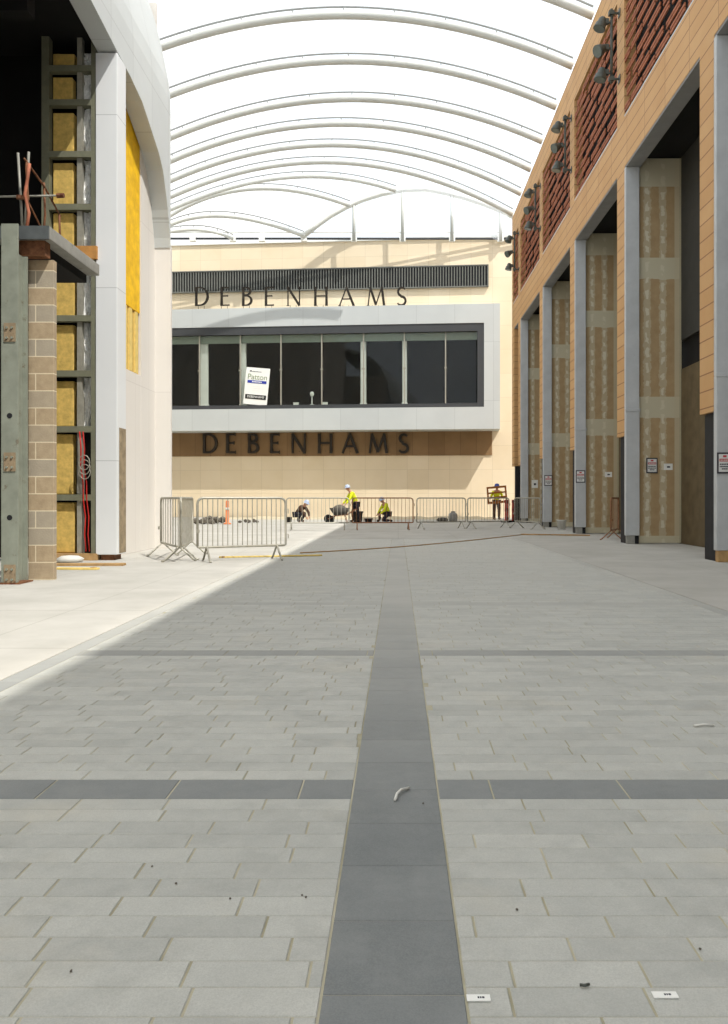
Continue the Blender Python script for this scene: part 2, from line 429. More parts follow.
while y < YE:
    paver(sv, SL, SR, y, min(y + 0.3115, YE), R.random()); y += 0.3115
bx0, bx1 = EL + 0.14, ER - 0.14
yb = 2.93 - 2.66
while yb < YE:
    for (a, c) in ((bx0, SL), (SR, bx1)):
        run(sv, a, c, yb, min(yb + 0.2, YE), 0.48, 0.52)
        for k in range(24):
            y0 = yb + 0.2 + k * 0.1025
            if y0 < YE - 0.05: run(pv, a, c, y0, y0 + 0.1025, 0.27, 0.37)
    yb += 2.66
y = 0.3
while y < YE:
    paver(sv, EL, bx0, y, min(y + 0.5, YE), R.random()); paver(sv, bx1, ER, y, min(y + 0.5, YE), R.random()); y += 0.5
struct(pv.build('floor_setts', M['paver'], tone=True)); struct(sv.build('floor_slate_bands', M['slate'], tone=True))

# ------------------------------------------------------------------ right building
FX = 5.45; YEND = 38.2
PY = [-8.0, -2.55, 2.9, 8.35, 13.8, 19.25, 24.7, 30.15, 35.6]
PW = 0.65
mb = MB()
mb.box((FX, -8, 9.08), (FX + 0.34, YEND, 10.27)); mb.box((FX, -8, 13.4), (FX + 0.34, YEND, 14.45))
for py in PY:
    mb.box((FX, py, 2.6), (FX + 0.34, py + PW, 9.08)); mb.box((FX, py + 0.03, 10.27), (FX + 0.34, py + PW, 13.4))
mb.box((FX, YEND - 0.7, 2.6), (FX + 0.34, YEND, 9.08)); mb.box((FX, YEND - 0.3, 10.27), (FX + 0.34, YEND, 13.4))
mb.box((FX + 0.34, YEND - 0.3, 0), (11, YEND, 14.45))
struct(mb.build('wall_right', M['tile']))
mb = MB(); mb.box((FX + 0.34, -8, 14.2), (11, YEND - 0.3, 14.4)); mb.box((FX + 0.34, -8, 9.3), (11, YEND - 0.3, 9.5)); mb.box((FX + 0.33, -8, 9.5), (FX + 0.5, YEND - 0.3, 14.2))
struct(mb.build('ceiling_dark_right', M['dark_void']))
mb = MB(); mb.box((FX + 0.01, -8, 9.03), (FX + 0.36, YEND - 0.3, 9.08))
for py in PY: mb.box((FX + 0.32, py + 0.1, 9.03), (FX + 0.36, py + PW, 9.3))
struct(mb.build('trim_1', M['soffit_grey']))
mb = MB()
for py in PY: mb.box((FX + 0.08, py + 0.05, 0), (FX + 0.34, py + PW - 0.03, 2.6))
mb.box((FX + 0.08, YEND - 0.65, 0), (FX + 0.34, YEND - 0.3, 2.6))
struct(mb.build('trim_2', M['black_board']))
# recessed shop lining
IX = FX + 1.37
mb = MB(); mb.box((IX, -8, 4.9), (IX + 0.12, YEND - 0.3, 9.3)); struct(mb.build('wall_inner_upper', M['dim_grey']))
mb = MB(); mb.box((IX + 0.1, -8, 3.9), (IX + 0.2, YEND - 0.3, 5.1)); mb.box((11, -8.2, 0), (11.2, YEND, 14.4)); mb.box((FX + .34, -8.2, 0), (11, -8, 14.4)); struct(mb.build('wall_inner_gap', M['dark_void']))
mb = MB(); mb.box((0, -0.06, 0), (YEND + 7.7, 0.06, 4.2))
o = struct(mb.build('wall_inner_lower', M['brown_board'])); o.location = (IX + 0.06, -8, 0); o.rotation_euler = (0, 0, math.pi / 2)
# louvre screens
def louvre(y0, y1):
    s = MB(); z = 10.40; row = 0
    while z < 13.3:
        yy = y0 - (0.45 if row % 2 else 0.1) - R.random() * 0.2
        while yy < y1:
            L = 0.9; a, c = max(yy, y0), min(yy + L - 0.09, y1)
            if c - a > 0.08:
                d = R.choice((0.0, 0.0, 0.035))
                for dz in (0.0, 0.09): s.box((FX + 0.01 + d, a, z + dz), (FX + 0.038 + d, c, z + dz + 0.06))
            yy += L
        z += 0.30; row += 1
    return s
for i, py in enumerate(PY[3:]):
    y0 = py + PW; y1 = (PY[3 + i + 1] if i < 5 else YEND - 0.3) + (0.03 if i < 5 else 0)
    if i == 0: continue
    t = thing('louvre_screen', 'terracotta slatted screen high on the right facade, %s bay from the camera' % ORD[i - 1], 'louvre', (0, 0, 0), 0, 'terracotta louvre screens')
    louvre(y0, y1).build('slats', M['terracotta'], t)
    k = MB(); yy = y0 + 0.25
    while yy < y1: k.box((FX + 0.2, yy, 10.28), (FX + 0.27, yy + 0.05, 13.39)); yy += 0.85
    k.build('mounting_rail', M['black_board'], t)
    k = MB(); k.box((FX + 0.005, y0, 10.275), (FX + 0.28, y1, 10.32)); k.build('sill_flashing', M['grey_steel'], t)
# grey columns
side = ['nearest, cut off by the right edge of the picture', 'second from the camera, beside the taped plasterboard with two notices', 'third from the camera, beside the leaning barrier', 'fourth from the camera, behind the white bucket', 'farthest one, next to the cream shop wall']
for i, py in enumerate(PY[4:]):
    t = thing('steel_column', 'tall grey clad column on the right, ' + side[i], 'column', (FX, py, 0), 0, 'grey columns of the right building')
    k = MB(); k.box((0.0, -0.12, 0.2), (0.33, 0.02, 3.2)); k.box((0.0, -0.10, 3.2), (0.33, 0.02, 9.03)); k.build('shaft', M['grey_steel'], t, bevel=0.012)
    k = MB(); k.box((-0.015, -0.135, 3.17), (0.345, -0.1, 3.24)); k.build('joint_flange', M['grey_steel'], t, bevel=0.008)
    k = MB(); k.box((0.03, -0.11, 0), (0.22, 0.02, 0.2)); k.build('foot_block', M['timber'] if i == 0 else M['concrete_slab'], t, bevel=0.01)
    k = MB(); k.box((0.22, -0.05, 0), (0.33, 0.02, 0.2)); k.build('foot_packing', M['black_board'], t)
# plasterboard returns
bl = ['with framed notice and label, right of the second grey column', 'right of the third grey column, a barrier leaning by it', 'right of the fourth grey column, white bucket at its foot', 'right of the farthest grey column']
for i, py in enumerate(PY[5:]):
    t = thing('plasterboard_panel', 'tall brown taped plasterboard panel ' + bl[i], 'panel', (FX + 0.33, py + 0.02, 0), 0, 'plasterboard panels between the columns')
    k = MB(); k.box((0, 0, 0.02), (1.04, 0.10, 9.28)); k.build('board', M['board'], t)
    k = MB(); k.box((1.0, -0.006, 0.02), (1.047, 0.106, 9.28)); o = k.build('edge_bead', M['bead'], t)
# near bay return seen behind the near pier is covered by wall_inner_lower

def sign(name, label, cx, cy, cz, wd, hg):
    t = thing(name, label, 'sign', (cx, cy, cz), 0, 'site warning notices')
    k = MB(); k.box((-wd/2, 0, -hg/2), (wd/2, 0.02, hg/2)); k.build('frame', M['sign_frame'], t)
    k = MB(); k.box((-wd*.4, -0.006, -hg*.42), (wd*.4, 0.002, hg*.42)); k.build('panel', M['sign_white'], t)
    k = MB(); k.box((-wd*.36, -0.010, hg*.07), (wd*.36, -0.004, hg*.2)); k.box((-wd*.12, -0.010, hg*.27), (wd*.12, -0.004, hg*.37)); k.build('red_band', M['sign_red'], t)
    k = MB()
    x = -wd*.3
    while x < wd*.3:
        L = R.uniform(.03, .07) * wd * 1.6; k.box((x, -0.012, hg*.11), (min(x + L, wd*.31), -0.008, hg*.16)); x += L + wd*.04
    k.build('red_band_lettering', M['sign_white'], t)
    k = MB()
    for zz, hw in ((-.06, .34), (-.17, .34), (-.28, .2)):
        x = -wd*hw
        while x < wd*hw:
            L = R.uniform(.05, .12) * wd; k.box((x, -0.010, hg*(zz-.03)), (min(x + L, wd*hw), -0.004, hg*(zz+.03))); x += L + wd*.03
    k.build('printed_text', M['ink'], t)
Yf = lambda i: PY[i] - 0.125
sign('warning_sign', 'framed red and white notice on the nearest grey column', FX + .125, Yf(4) - .02, Z_at(463, 13.66), .25, .36)
sign('warning_sign', 'framed red and white notice on the brown plasterboard right of the second column', X_at(652, 19.25), PY[5] - .002, Z_at(465.5, 19.25), .27, .37)
sign('warning_sign', 'framed red and white notice on the third grey column', X_at(580.3, 24.6), Yf(6) - .005, Z_at(476.5, 24.6), .29, .38)
sign('warning_sign', 'framed red and white notice on the fourth grey column', X_at(548, 30.1), Yf(7) - .005, Z_at(480.5, 30.1), .3, .4)
def paper(label, x, y, Yd, wd, hg):
    t = thing('paper_label', label, 'label', (X_at(x, Yd), Yd, Z_at(y, Yd)), 0, 'small white labels on the boards')
    k = MB(); k.box((-wd/2, 0, -hg/2), (wd/2, 0.006, hg/2)); k.build('sheet', M['paper'], t)
    k = MB(); k.box((-wd*.15, -0.004, -hg*.15), (wd*.2, 0.001, hg*.1)); k.build('print', M['ink'], t)
paper('small white paper label beside the framed notice on the plasterboard', 668.3, 466.8, PY[5] + .012, .21, .155)
paper('small white paper label on the plasterboard above the leaning barrier', 608.5, 474.5, PY[6] + .012, .22, .16)
paper('small white paper label on the farthest plasterboard panel', 534.8, 484, PY[8] + .012, .28, .36)

# floodlight poles
def floodlights(py, label):
    t = thing('floodlight_pole', label, 'floodlight', (FX, py + 0.42, 11.3), 0, 'floodlight poles on the right facade')
    k = MB(); k.tube([(-0.2, 0, 0.0), (-0.2, 0, 1.82)], 0.035, 8)
    k.build('pole', M['lamp_metal'], t, True)
    for z in (0.1, 1.72):
        k = MB(); k.tube([(-0.004, 0, z), (-0.2, 0, z)], 0.03, 6); k.box((-0.27, -.06, z - .05), (-0.14, .06, z + .05)); k.box((-0.022, -.08, z - .09), (-0.002, .08, z + .09)); k.build('wall_bracket', M['lamp_metal'], t)
    for z, tilt, yaw in ((0.2, 12, 0.0), (0.82, 58, 0.4), (1.45, 20, 0.1)):
        mt = Matrix.Translation((-0.46, 0, z)) @ Matrix.Rotation(yaw, 4, 'Z') @ Matrix.Rotation(math.radians(tilt), 4, 'Y')
        k = MB(); k.lathe([(0.02, 0.17), (0.07, 0.165), (0.095, 0.12), (0.10, 0.03), (0.13, 0.01), (0.15, -0.10), (0.155, -0.13)], 14, mt)
        h = k.build('floodlight', M['lamp_metal'], t, True)
        k = MB(); k.lathe([(0.02, -0.128), (0.14, -0.134)], 14, mt); k.build('lens', M['lens'], h)
        k = MB(); k.tube([(-0.2, 0, z + 0.03), (-0.33, 0.0, z + 0.06), (-0.46, 0, z + 0.1)], 0.025, 6); k.box((-0.36, -.05, z + .0), (-0.27, .05, z + .12)); k.build('arm', M['lamp_metal'], h)
for i, wd in ((5, 'nearest'), (6, 'second'), (7, 'third'), (8, 'farthest')):
    floodlights(PY[i], 'pole of three grey floodlights high on the right facade, %s from the camera' % wd)

# ------------------------------------------------------------------ shop building at the end
K = 0.08; YR = 45.0; OX = 5.3
NRM = Vector((-K, -1)).normalized(); U = Vector((1, -K)).normalized(); ORG = Vector((OX, YR)); ANG = -math.atan(K)
def W(x, y, p=0.0):
    d = Vector(((x - VX) / F, 1.0)); t = (ORG.dot(NRM) + p) / d.dot(NRM)
    q = d * t - ORG
    return q.dot(U), -p, CH + (HY - y) / F * t
def wbox(b, x0, y0, x1, y1, p0, p1):
    s0, _, z0 = W(x0, (y0), p1); s1, _, z1 = W(x1, y1, p1)
    zb, zt = W((x0 + x1) / 2, y1, p1)[2], W((x0 + x1) / 2, y0, p1)[2]
    return b.box((s0, -p0, zb), (s1, -p1, zt))
def place(o): o.location = (OX, YR, 0); o.rotation_euler = (0, 0, ANG); return o
BP = 1.45                                                # how far the window box stands out
zt_box = W(330, 306.5, BP)[2]; zb_box = W(330, 430, BP)[2]
s_r = W(500, 400, BP)[0]; s_gr = W(484, 400, BP)[0]; S_L = -27.0
zg_t = W(330, 325.3, BP)[2]; zg_b = W(330, 408.2, BP)[2]
ztop = W(330, 242, 0)[2]
mb = MB()
mb.box((S_L, 0, 0), (9.5, 3.2, zg_b - .1)); mb.box((S_L, 0, zg_t + .1), (9.5, 3.2, ztop)); mb.box((s_gr, 0, zg_b - .1), (9.5, 3.2, zg_t + .1))
struct(place(mb.build('wall_back', M['cream'])))
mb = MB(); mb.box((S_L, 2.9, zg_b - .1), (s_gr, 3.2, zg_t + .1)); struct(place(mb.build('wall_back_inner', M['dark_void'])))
mb = MB(); mb.box((S_L, -0.1, ztop), (9.5, 3.2, ztop + 0.12)); struct(place(mb.build('trim_3', M['white_steel'])))
mb = MB(); a = W(173, 456.5, .06); b_ = W(492, 430, .06); mb.box((S_L, 0, a[2]), (b_[0], -0.06, zb_box + .3)); struct(place(mb.build('trim_4', M['tan_panel'])))
# window box
win = bpy.data.objects.new('window_1', None); COL.objects.link(win); struct(place(win))
mb = MB(); mb.box((S_L, -BP, zg_t), (s_r, 0.0, zt_box)); mb.box((S_L, -BP, zb_box), (s_r, 0.0, zg_b)); mb.box((s_gr, -BP, zg_b), (s_r, 0.0, zg_t))
mb.build('surround', M['silver_panel'], win)
zf_t = W(330, 333.6, BP - .12)[2]; zf_b = W(330, 404.6, BP - .12)[2]; s_f = W(477.3, 400, BP - .12)[0]
mb = MB(); mb.box((S_L, -BP + .04, zf_t), (s_gr, -BP + .34, zg_t)); mb.box((S_L, -BP + .04, zg_b), (s_gr, -BP + .34, zf_b)); mb.box((s_f, -BP + .04, zf_b), (s_gr, -BP + .34, zf_t))
mb.build('dark_frame', M['frame_dark'], win)
mxs = [-5.5, 35.5, 76.5, 117.5, 158.5, 199.6, 240.4, 281.0, 321.8, 363.5, 404.3, 445.6, 476.6]
for a, b_ in zip(mxs[:-1], mxs[1:]):
    s0, s1 = W(a, 400, BP - .2)[0], W(b_, 400, BP - .2)[0]
    k = MB(); k.box((s0 + .02, -BP + .2, zf_b), (s1 - .02, -BP + .22, zf_t)); k.build('pane', M['glass'], win)
    k = MB(); k.box((s0 - .03, -BP + .16, zf_b), (s0 + .03, -BP + .27, zf_t)); k.box((s0 - .09, -BP + .13, (zf_b + zf_t) / 2 - .03), (s0 + .09, -BP + .16, (zf_b + zf_t) / 2 + .03)); k.build('mullion', M['galv'], win)
k = MB(); k.box((S_L, -BP + .32, zf_t - .42), (s_gr, -BP + .38, zf_t + .1)); k.build('blind_pelmet', mat('pale_green_blind', (146, 156, 144), .8, .06, 5, 0), win)
k = MB(); k.box((S_L, -BP + .34, zf_b - .05), (s_gr, -BP + .9, zf_b + .03)); k.build('sill_board', M['white_steel'], win)
for xx, ww, nm in ((206, 7.5, 'second from the left edge pier, behind the tilted poster window'), (244.5, 6, 'just left of the tilted poster'), (364, 5.5, 'near the middle of the window'), (405, 4.5, 'in the right half of the window')):
    s0 = W(xx - ww / 2, 400, BP - .8)[0]; s1 = W(xx + ww / 2, 400, BP - .8)[0]
    t = thing('interior_column', {206: 'white column inside the shop window left of the tilted poster', 244.5: 'white column inside the shop window directly behind the tilted poster', 364: 'white column inside the shop window near its middle', 405: 'slim white column inside the right half of the shop window'}[xx], 'column', (OX, YR, 0), ANG, 'white columns inside the shop window')
    k = MB(); k.box((s0, -BP + .45, zg_b - .05), (s1, -BP + .62, zf_t - .02)); k.build('shaft', M['white_steel'], t, bevel=.03)
    k = MB(); k.box((s0 - .03, -BP + .42, zf_b), (s1 + .03, -BP + .65, zf_b + .12)); k.build('plinth', M['white_steel'], t, bevel=.01)
# vertical grille
t = thing('louvre_grille', 'long dark grille of vertical fins above the shop name', 'grille', (OX, YR, 0), ANG)
zl_t = W(330, 268.3, .1)[2]; zl_b = W(330, 290, .1)[2]; s_l = W(488.5, 280, .1)[0]
k = MB(); k.box((S_L, -.02, zl_b), (s_l, -.05, zl_t)); k.build('backing', M['black_board'], t)
k = MB(); x = S_L + .05
while x < s_l - .05: k.box((x, -.05, zl_b + .04), (x + .055, -.17, zl_t - .04)); x += .155
k.build('fins', M['fin'], t)
k = MB(); k.box((S_L, -.05, zl_t - .05), (s_l, -.19, zl_t)); k.box((S_L, -.05, zl_b), (s_l, -.19, zl_b + .05)); k.box((s_l - .05, -.05, zl_b), (s_l, -.19, zl_t)); k.build('frame', M['fin'], t)

# letters as strokes with thick and thin limbs, unit height 1
def stroke(b, pts, ws, y0, y1, ox, oz, h):
    n = len(pts); L = []; Rr = []
    for i, p in enumerate(pts):
        a = pts[max(i - 1, 0)]; c = pts[min(i + 1, n - 1)]
        d = Vector((c[0] - a[0], c[1] - a[1])).normalized(); nn = Vector((-d.y, d.x)); wdt = (ws[i] if isinstance(ws, (list, tuple)) else ws) / 2
        L.append(Vector(p) + nn * wdt); Rr.append(Vector(p) - nn * wdt)
    vs = []
    for yy in (y0, y1):
        for q in L + Rr: vs.append((ox + q.x * h, yy, oz + q.y * h))
    fs = []; m = 2 * n
    for i in range(n - 1):
        fs += [(i, i+1, n+i+1, n+i), (m+i, m+n+i, m+n+i+1, m+i+1), (i, m+i, m+i+1, i+1), (n+i, n+i+1, m+n+i+1, m+n+i)]
    fs += [(0, n, m+n, m), (n-1, m+n-1, m+2*n-1, 2*n-1)]
    b.add(vs, fs)
def arc(cx, cy, rx, ry, a0, a1, n=12):
    return [(cx + rx * math.cos(math.radians(a0 + (a1 - a0) * i / n)), cy + ry * math.sin(math.radians(a0 + (a1 - a0) * i / n))) for i in range(n + 1)]
def letter(ch, T, t, sf):
    """list of (points, width); T thick stem, t thin limb, sf serif length"""
    S = []
    def stem(x, w=T): S.append(([(x, 0), (x, .5), (x, 1)], [w * 1.12, w * .92, w * 1.12]))
    def ser(x, y, l=sf):
        if sf: S.append(([(x - l, y + (.012 if y < .5 else -.012)), (x + l, y + (.012 if y < .5 else -.012))], .03))
    if ch == 'D':
        stem(.12); ser(.12, 0); ser(.12, 1)
        S.append(([(.12, 1 - t/2), (.3, 1 - t/2)] + arc(.32, .5, .42, .5 - t/2, 88, -88, 16) + [(.3, t/2), (.12, t/2)], [t, t] + [t + (T - t) * math.sin(math.pi * i / 16) for i in range(17)] + [t, t]))
    if ch == 'E':
        stem(.12); ser(.12, 0); ser(.12, 1)
        for yy, xe in ((1 - t/2, .52), (.52, .46), (t/2, .54)): S.append(([(.12, yy), (xe - .05, yy), (xe, yy)], [t, t, t * 1.7]))
    if ch == 'B':
        stem(.12); ser(.12, 0); ser(.12, 1)
        for cy, ry, rx, x0 in ((.77, .23 - t/2, .22, .28), (.28, .28 - t/2, .28, .28)):
            S.append(([(.12, cy + ry), (x0, cy + ry)] + arc(x0, cy, rx, ry, 88, -88, 10) + [(x0, cy - ry), (.12, cy - ry)], [t, t] + [t + (T - t) * math.sin(math.pi * i / 10) for i in range(11)] + [t, t]))
    if ch == 'N':
        S.append(([(.10, 0), (.10, 1)], t)); S.append(([(.08, 1), (.72, 0)], T)); S.append(([(.72, 0), (.72, 1)], t)); ser(.10, 0); ser(.72, 1)
    if ch == 'H':
        stem(.12); stem(.72); S.append(([(.12, .52), (.72, .52)], t))
        for xx in (.12, .72): ser(xx, 0); ser(xx, 1)
    if ch == 'A':
        S.append(([(.02, 0), (.40, 1)], t)); S.append(([(.38, 1), (.78, 0)], T)); S.append(([(.16, .36), (.64, .36)], t)); ser(.03, 0); ser(.77, 0)
    if ch == 'M':
        S.append(([(.06, 0), (.18, 1)], t)); S.append(([(.17, 1), (.48, .05)], T)); S.append(([(.48, .05), (.80, 1)], t)); S.append(([(.79, 1), (.92, 0)], T)); ser(.06, 0); ser(.92, 0)
    if ch == 'S':
        pts = arc(.30, .75, .20, .25 - t/2, 35, 270, 12)[:-1] + arc(.27, .26, .23, .26 - t/2, 90, -150, 12)
        S.append((pts, [t + (T - t) * (0.2 + .8 * math.sin(math.pi * i / (len(pts) - 1))) for i in range(len(pts))]))
    return S
WID = {'D': .86, 'E': .62, 'B': .66, 'N': .84, 'H': .84, 'A': .80, 'M': .98, 'S': .58}
def word(label, xs, yt, yb, p, dep, T, t, sf):
    root = thing('shop_name_sign', label, 'sign', (OX, YR, 0), ANG, None)
    for ch, x in zip('DEBENHAMS', xs):
        s0, _, _ = W(x, (yt + yb) / 2, p); zt = W(x, yt, p)[2]; zb = W(x, yb, p)[2]; h = zt - zb
        b = MB()
        for i, (pts, ws) in enumerate(letter(ch, T, t, sf)): stroke(b, pts, ws, -p - i * .0015, -p + dep, s0 - WID[ch] * h / 2, zb, h)
        for q in (-.2, .12):
            if p > 1: b.tube([(s0 + q * h, -p + dep * .5, zb + .03), (s0 + q * h, -p + dep * .5, zt_box)], .014, 5)
            else: b.tube([(s0 + (q - .1) * h, -p + .02, zb + .1 * h), (s0 + (q - .1) * h, .0, zb + .1 * h)], .014, 5)
        b.build('letter', M['letter'], root)
    return root
word('dark DEBENHAMS shop name in slender letters above the window, lit by sun', [201.8, 225, 247, 269.4, 293.8, 320.8, 346.5, 376, 401.6], 286.8, 305.6, BP - .12, .08, .125, .06, .07)
word('heavier dark DEBENHAMS shop name in the shade beneath the window', [210, 231, 253.2, 275, 298.7, 325, 349.8, 378, 403.5], 433.4, 453.2, .22, .12, .135, .10, .0)

# poster leaning in the window
a = W(254, 403.9, BP - .14)
t = thing('poster', 'white poster with blue and black bars leaning in the shop window', 'poster', (0, 0, 0))
c2 = Vector((OX, YR, 0)) + Matrix.Rotation(ANG, 3, 'Z') @ Vector((a[0] + .06, -BP + .10, zf_b + .03))
t.location = c2; t.rotation_euler = (0, math.radians(5.5), ANG)
ph = (404.3 - 367.5) / F * 44.9; pw = 24.0 / F * 44.9
k = MB(); k.box((-pw/2, 0, 0), (pw/2, .03, ph)); k.build('board', M['paper'], t)
k = MB(); k.box((-pw*.40, -.012, ph*.58), (pw*.40, 0, ph*.655)); k.build('blue_bar', M['blue'], t)
k = MB(); x = -pw*.2
while x < pw*.2: k.box((x, -.018, ph*.6), (x + .05, -.010, ph*.635)); x += .08
k.build('bar_lettering', M['paper'], t)
k = MB(); k.box((-pw*.44, -.012, ph*.15), (pw*.44, 0, ph*.27)); k.build('black_bar', M['black_print'], t)
RX = (math.radians(90), 0, 0)
text_mesh('DEBENHAMS', .17, 'bar_name', M['paper'], t, (0, -.016, ph*.21), RX)
text_mesh('Patton', .43, 'title_lettering', M['pale_print'], t, (0, -.006, ph*.745), RX)
k = MB(); x = -pw*.34
for L, hh in ((.10, .07), (.05, .03), (.07, .05), (.04, .03), (.09, .035), (.06, .03), (.10, .03)):
    k.box((x, -.010, ph*.885), (x + L, 0, ph*.885 + hh)); x += L + .025
k.build('small_lettering', M['ink'], t)
k = MB()
for q in (.5, .44, .38): k.box((-pw*.3, -.006, ph*q), (pw*.3, 0, ph*q + .008))
k.build('fine_print', M['sign_white'], t)
# little display stand
a = W(312, 404, BP - .5)
t = thing('display_stand', 'small white display stand on the window sill right of the poster', 'stand', Vector((OX, YR, 0)) + Matrix.Rotation(ANG, 3, 'Z') @ Vector((a[0], -BP + .5, zf_b + .03)))
k = MB(); k.lathe([(.14, 0), (.14, .03), (.03, .05), (.025, .5)], 12); k.build('stem', M['white_steel'], t, True)
k = MB(); k.lathe([(.02, .48), (.09, .52), (.12, .62), (.09, .72), (.02, .76)], 12); k.build('head', M['white_steel'], t, True)
for xx in (325, 296):
    a = W(xx, 404, BP - .5)
    t = thing('display_box', 'small white box on the window sill, ' + ('right' if xx == 325 else 'left') + ' of the display stand', 'box', Vector((OX, YR, 0)) + Matrix.Rotation(ANG, 3, 'Z') @ Vector((a[0], -BP + .5, zf_b + .03)), ANG)
    k = MB(); k.box((-.14, -.08, 0), (.14, .08, .13)); k.build('carton', M['paper'], t, bevel=.01)
    k = MB(); k.box((-.15, -.09, .12), (.15, .09, .15)); k.build('lid', M['paper'], t, bevel=.005)

# ------------------------------------------------------------------ roof
CC = 0.031
def x0_of(Y): return -1.7 if Y < 30 else (-1.7 - (Y - 30) * 0.228)
def arch(Y, u):
    """u in 0..1 from the right spring to the left spring"""
    x0 = x0_of(Y); hs = FX - x0; x = FX - 2 * hs * u
    return Vector((x, Y, 14.55 + CC * hs * hs - CC * (x - x0) ** 2))
RIBS = [19.75, 22.3, 24.9, 27.5, 30.15, 32.75, 35.35, 37.9]
def rib(pts, label, r=.13):
    t = thing('roof_rib', label, 'roof rib', (0, 0, 0), 0, 'white tubular roof ribs')
    k = MB(); k.tube(pts, r, 10); k.build('tube', M['rib'], t, True)
    k = MB(); up = [Vector(p) + Vector((0, 0, .25)) for p in pts]; k.tube(up, .032, 6)
    for p in pts[2:-2:4]: k.tube([Vector(p) + Vector((0, 0, r * .8)), Vector(p) + Vector((0, 0, .25))], .025, 6)
    k.build('clamp_strip', M['clamp'], t)
names = ['above the top of the picture', 'at the upper right corner']
for i, Y in enumerate(RIBS):
    rib([arch(Y, q / 36) for q in range(37)], 'white tubular roof rib spanning the arcade, %s from the camera' % ORD[i])
GY = 44.6
def bez(p0, pm, p1, n=24):
    """curve through three points"""
    out = []
    for i in range(n + 1):
        q = i / n
        a = (1 - q) * (1 - 2 * q); b = 4 * q * (1 - q); c = q * (2 * q - 1)
        out.append(p0 * a + pm * b + p1 * c)
    return out
def fan(Y, l, mid, r): return bez(P(l[0], l[1], Y), P(mid[0], mid[1], Y), P(r[0], r[1], Y))
gab = [P(x, y, GY) for x, y in ((302, 237), (316, 226), (330, 216), (346, 207), (362, 200), (381, 194), (402, 190), (425, 189), (447, 193), (466, 198), (484, 204), (502, 211), (516, 218))]
rib(fan(41.4, (160, 214), (283, 177.5), (396, 190.5)), 'short white roof rib meeting the crown of the end arch', .12)
rib(fan(42.6, (160, 222), (248, 189), (350, 205.5)), 'short white roof rib meeting the left shoulder of the end arch', .12)
rib(fan(43.6, (160, 230), (222, 216), (304, 236)), 'low white roof rib ending at the left foot of the end arch', .11)
rib(fan(44.2, (160, 234), (200, 230), (233, 239)), 'lowest and shortest white roof rib beside the left building', .09)
t = thing('end_arch', 'white end arch with upright mullions standing on the shop wall', 'arch', (0, 0, 0))
k = MB(); k.tube(gab, .15, 10); k.build('arch_tube', M['rib'], t, True)
for x, yt in ((354, 204), (402.5, 190.5), (452, 194), (500.5, 210)):
    k = MB(); k.tube([P(x, yt, GY), P(x, 241, GY)], .10, 8); k.build('mullion', M['rib_grey'], t, True)
for yy, r, m in ((238.6, .065, 'frame_dark'), (232.5, .045, 'white_steel')):
    k = MB(); k.tube([P(150, yy, GY + .1), P(528, yy, GY + .1)], r, 8); k.build('rail', M[m], t, True)
k = MB()
for x in (193, 233, 262, 304, 354, 402.5, 452, 500.5): k.box(P(x - 3, 241.5, GY + .1) - Vector((0, .12, 0)), P(x + 3, 235, GY + .1) + Vector((0, .12, 0)))
k.build('shoes', M['white_steel'], t)
g = [p + Vector((0, .4, 0)) for p in gab]
k = MB(); k.add(g + [P(516, 240, GY + .4), P(302, 240, GY + .4)], [tuple(range(len(g) + 2))]); k.build('glazing', M['roof_foil'], t)
# roof foil
mb = MB(); ys = [-6.25 + 2.6 * i for i in range(11)]
ys = [y for y in ys if y < 19] + RIBS + [40.5, 43.1]
N = 24; prev = None
rows = []
for a, b_ in zip(ys[:-1], ys[1:]):
    for q in range(5):
        Y = a + (b_ - a) * q / 5
        rows.append([arch(Y, u / N) + Vector((0, 0, .33 + .30 * math.sin(math.pi * q / 5))) for u in range(N + 1)])
rows.append([arch(ys[-1], u / N) + Vector((0, 0, .33)) for u in range(N + 1)])
for r_ in rows: mb.v += [tuple(p) for p in r_]
for i in range(len(rows) - 1):
    for j in range(N): mb.f.append((i*(N+1)+j, i*(N+1)+j+1, (i+1)*(N+1)+j+1, (i+1)*(N+1)+j))
mb.tone = [.5] * len(mb.f)
struct(mb.build('ceiling', M['roof_foil'], smooth=True))

# ------------------------------------------------------------------ left building
LX = -4.95; LI = -5.3; LE = 17.42
arcp = [(-6, 9.2), (4, 9.2), (9, 9.2), (12.0, 9.18), (12.9, 9.13), (14.0, 8.99), (14.8, 8.9), (15.47, 8.77), (16.1, 8.47), (16.55, 8.25), (16.85, 8.0), (17.07, 7.6), (17.2, 7.3), (17.3, 7.0), (17.38, 6.75), (LE, 6.55)]
prof = [(-4.95, 9.4), (-4.955, 9.75), (-4.99, 10.15), (-5.08, 10.6), (-5.19, 11.1), (-5.32, 11.6), (-5.46, 12.0), (-5.8, 12.7), (-6.4, 13.4), (-7.4, 14.1), (-8.6, 14.5), (-10, 14.6)]
mb = MB(); ring = []
for Y, z in arcp:
    ring.append([Vector((LX, Y, z))] + [Vector((a, Y, b_)) for a, b_ in prof] + [Vector((a - .34, Y, b_ - .1)) for a, b_ in prof[::-1]] + [Vector((LI, Y, z))])
m = len(ring[0])
for r_ in ring: mb.v += [tuple(p) for p in r_]
for i in range(len(ring) - 1):
    for j in range(m): mb.f.append((i*m+j, i*m+(j+1) % m, (i+1)*m+(j+1) % m, (i+1)*m+j))
mb.f += [tuple(range(m)), tuple(range((len(ring)-1)*m, len(ring)*m))[::-1]]; mb.tone = [.5] * len(mb.f)
struct(mb.build('wall_left_fascia', M['fascia']))
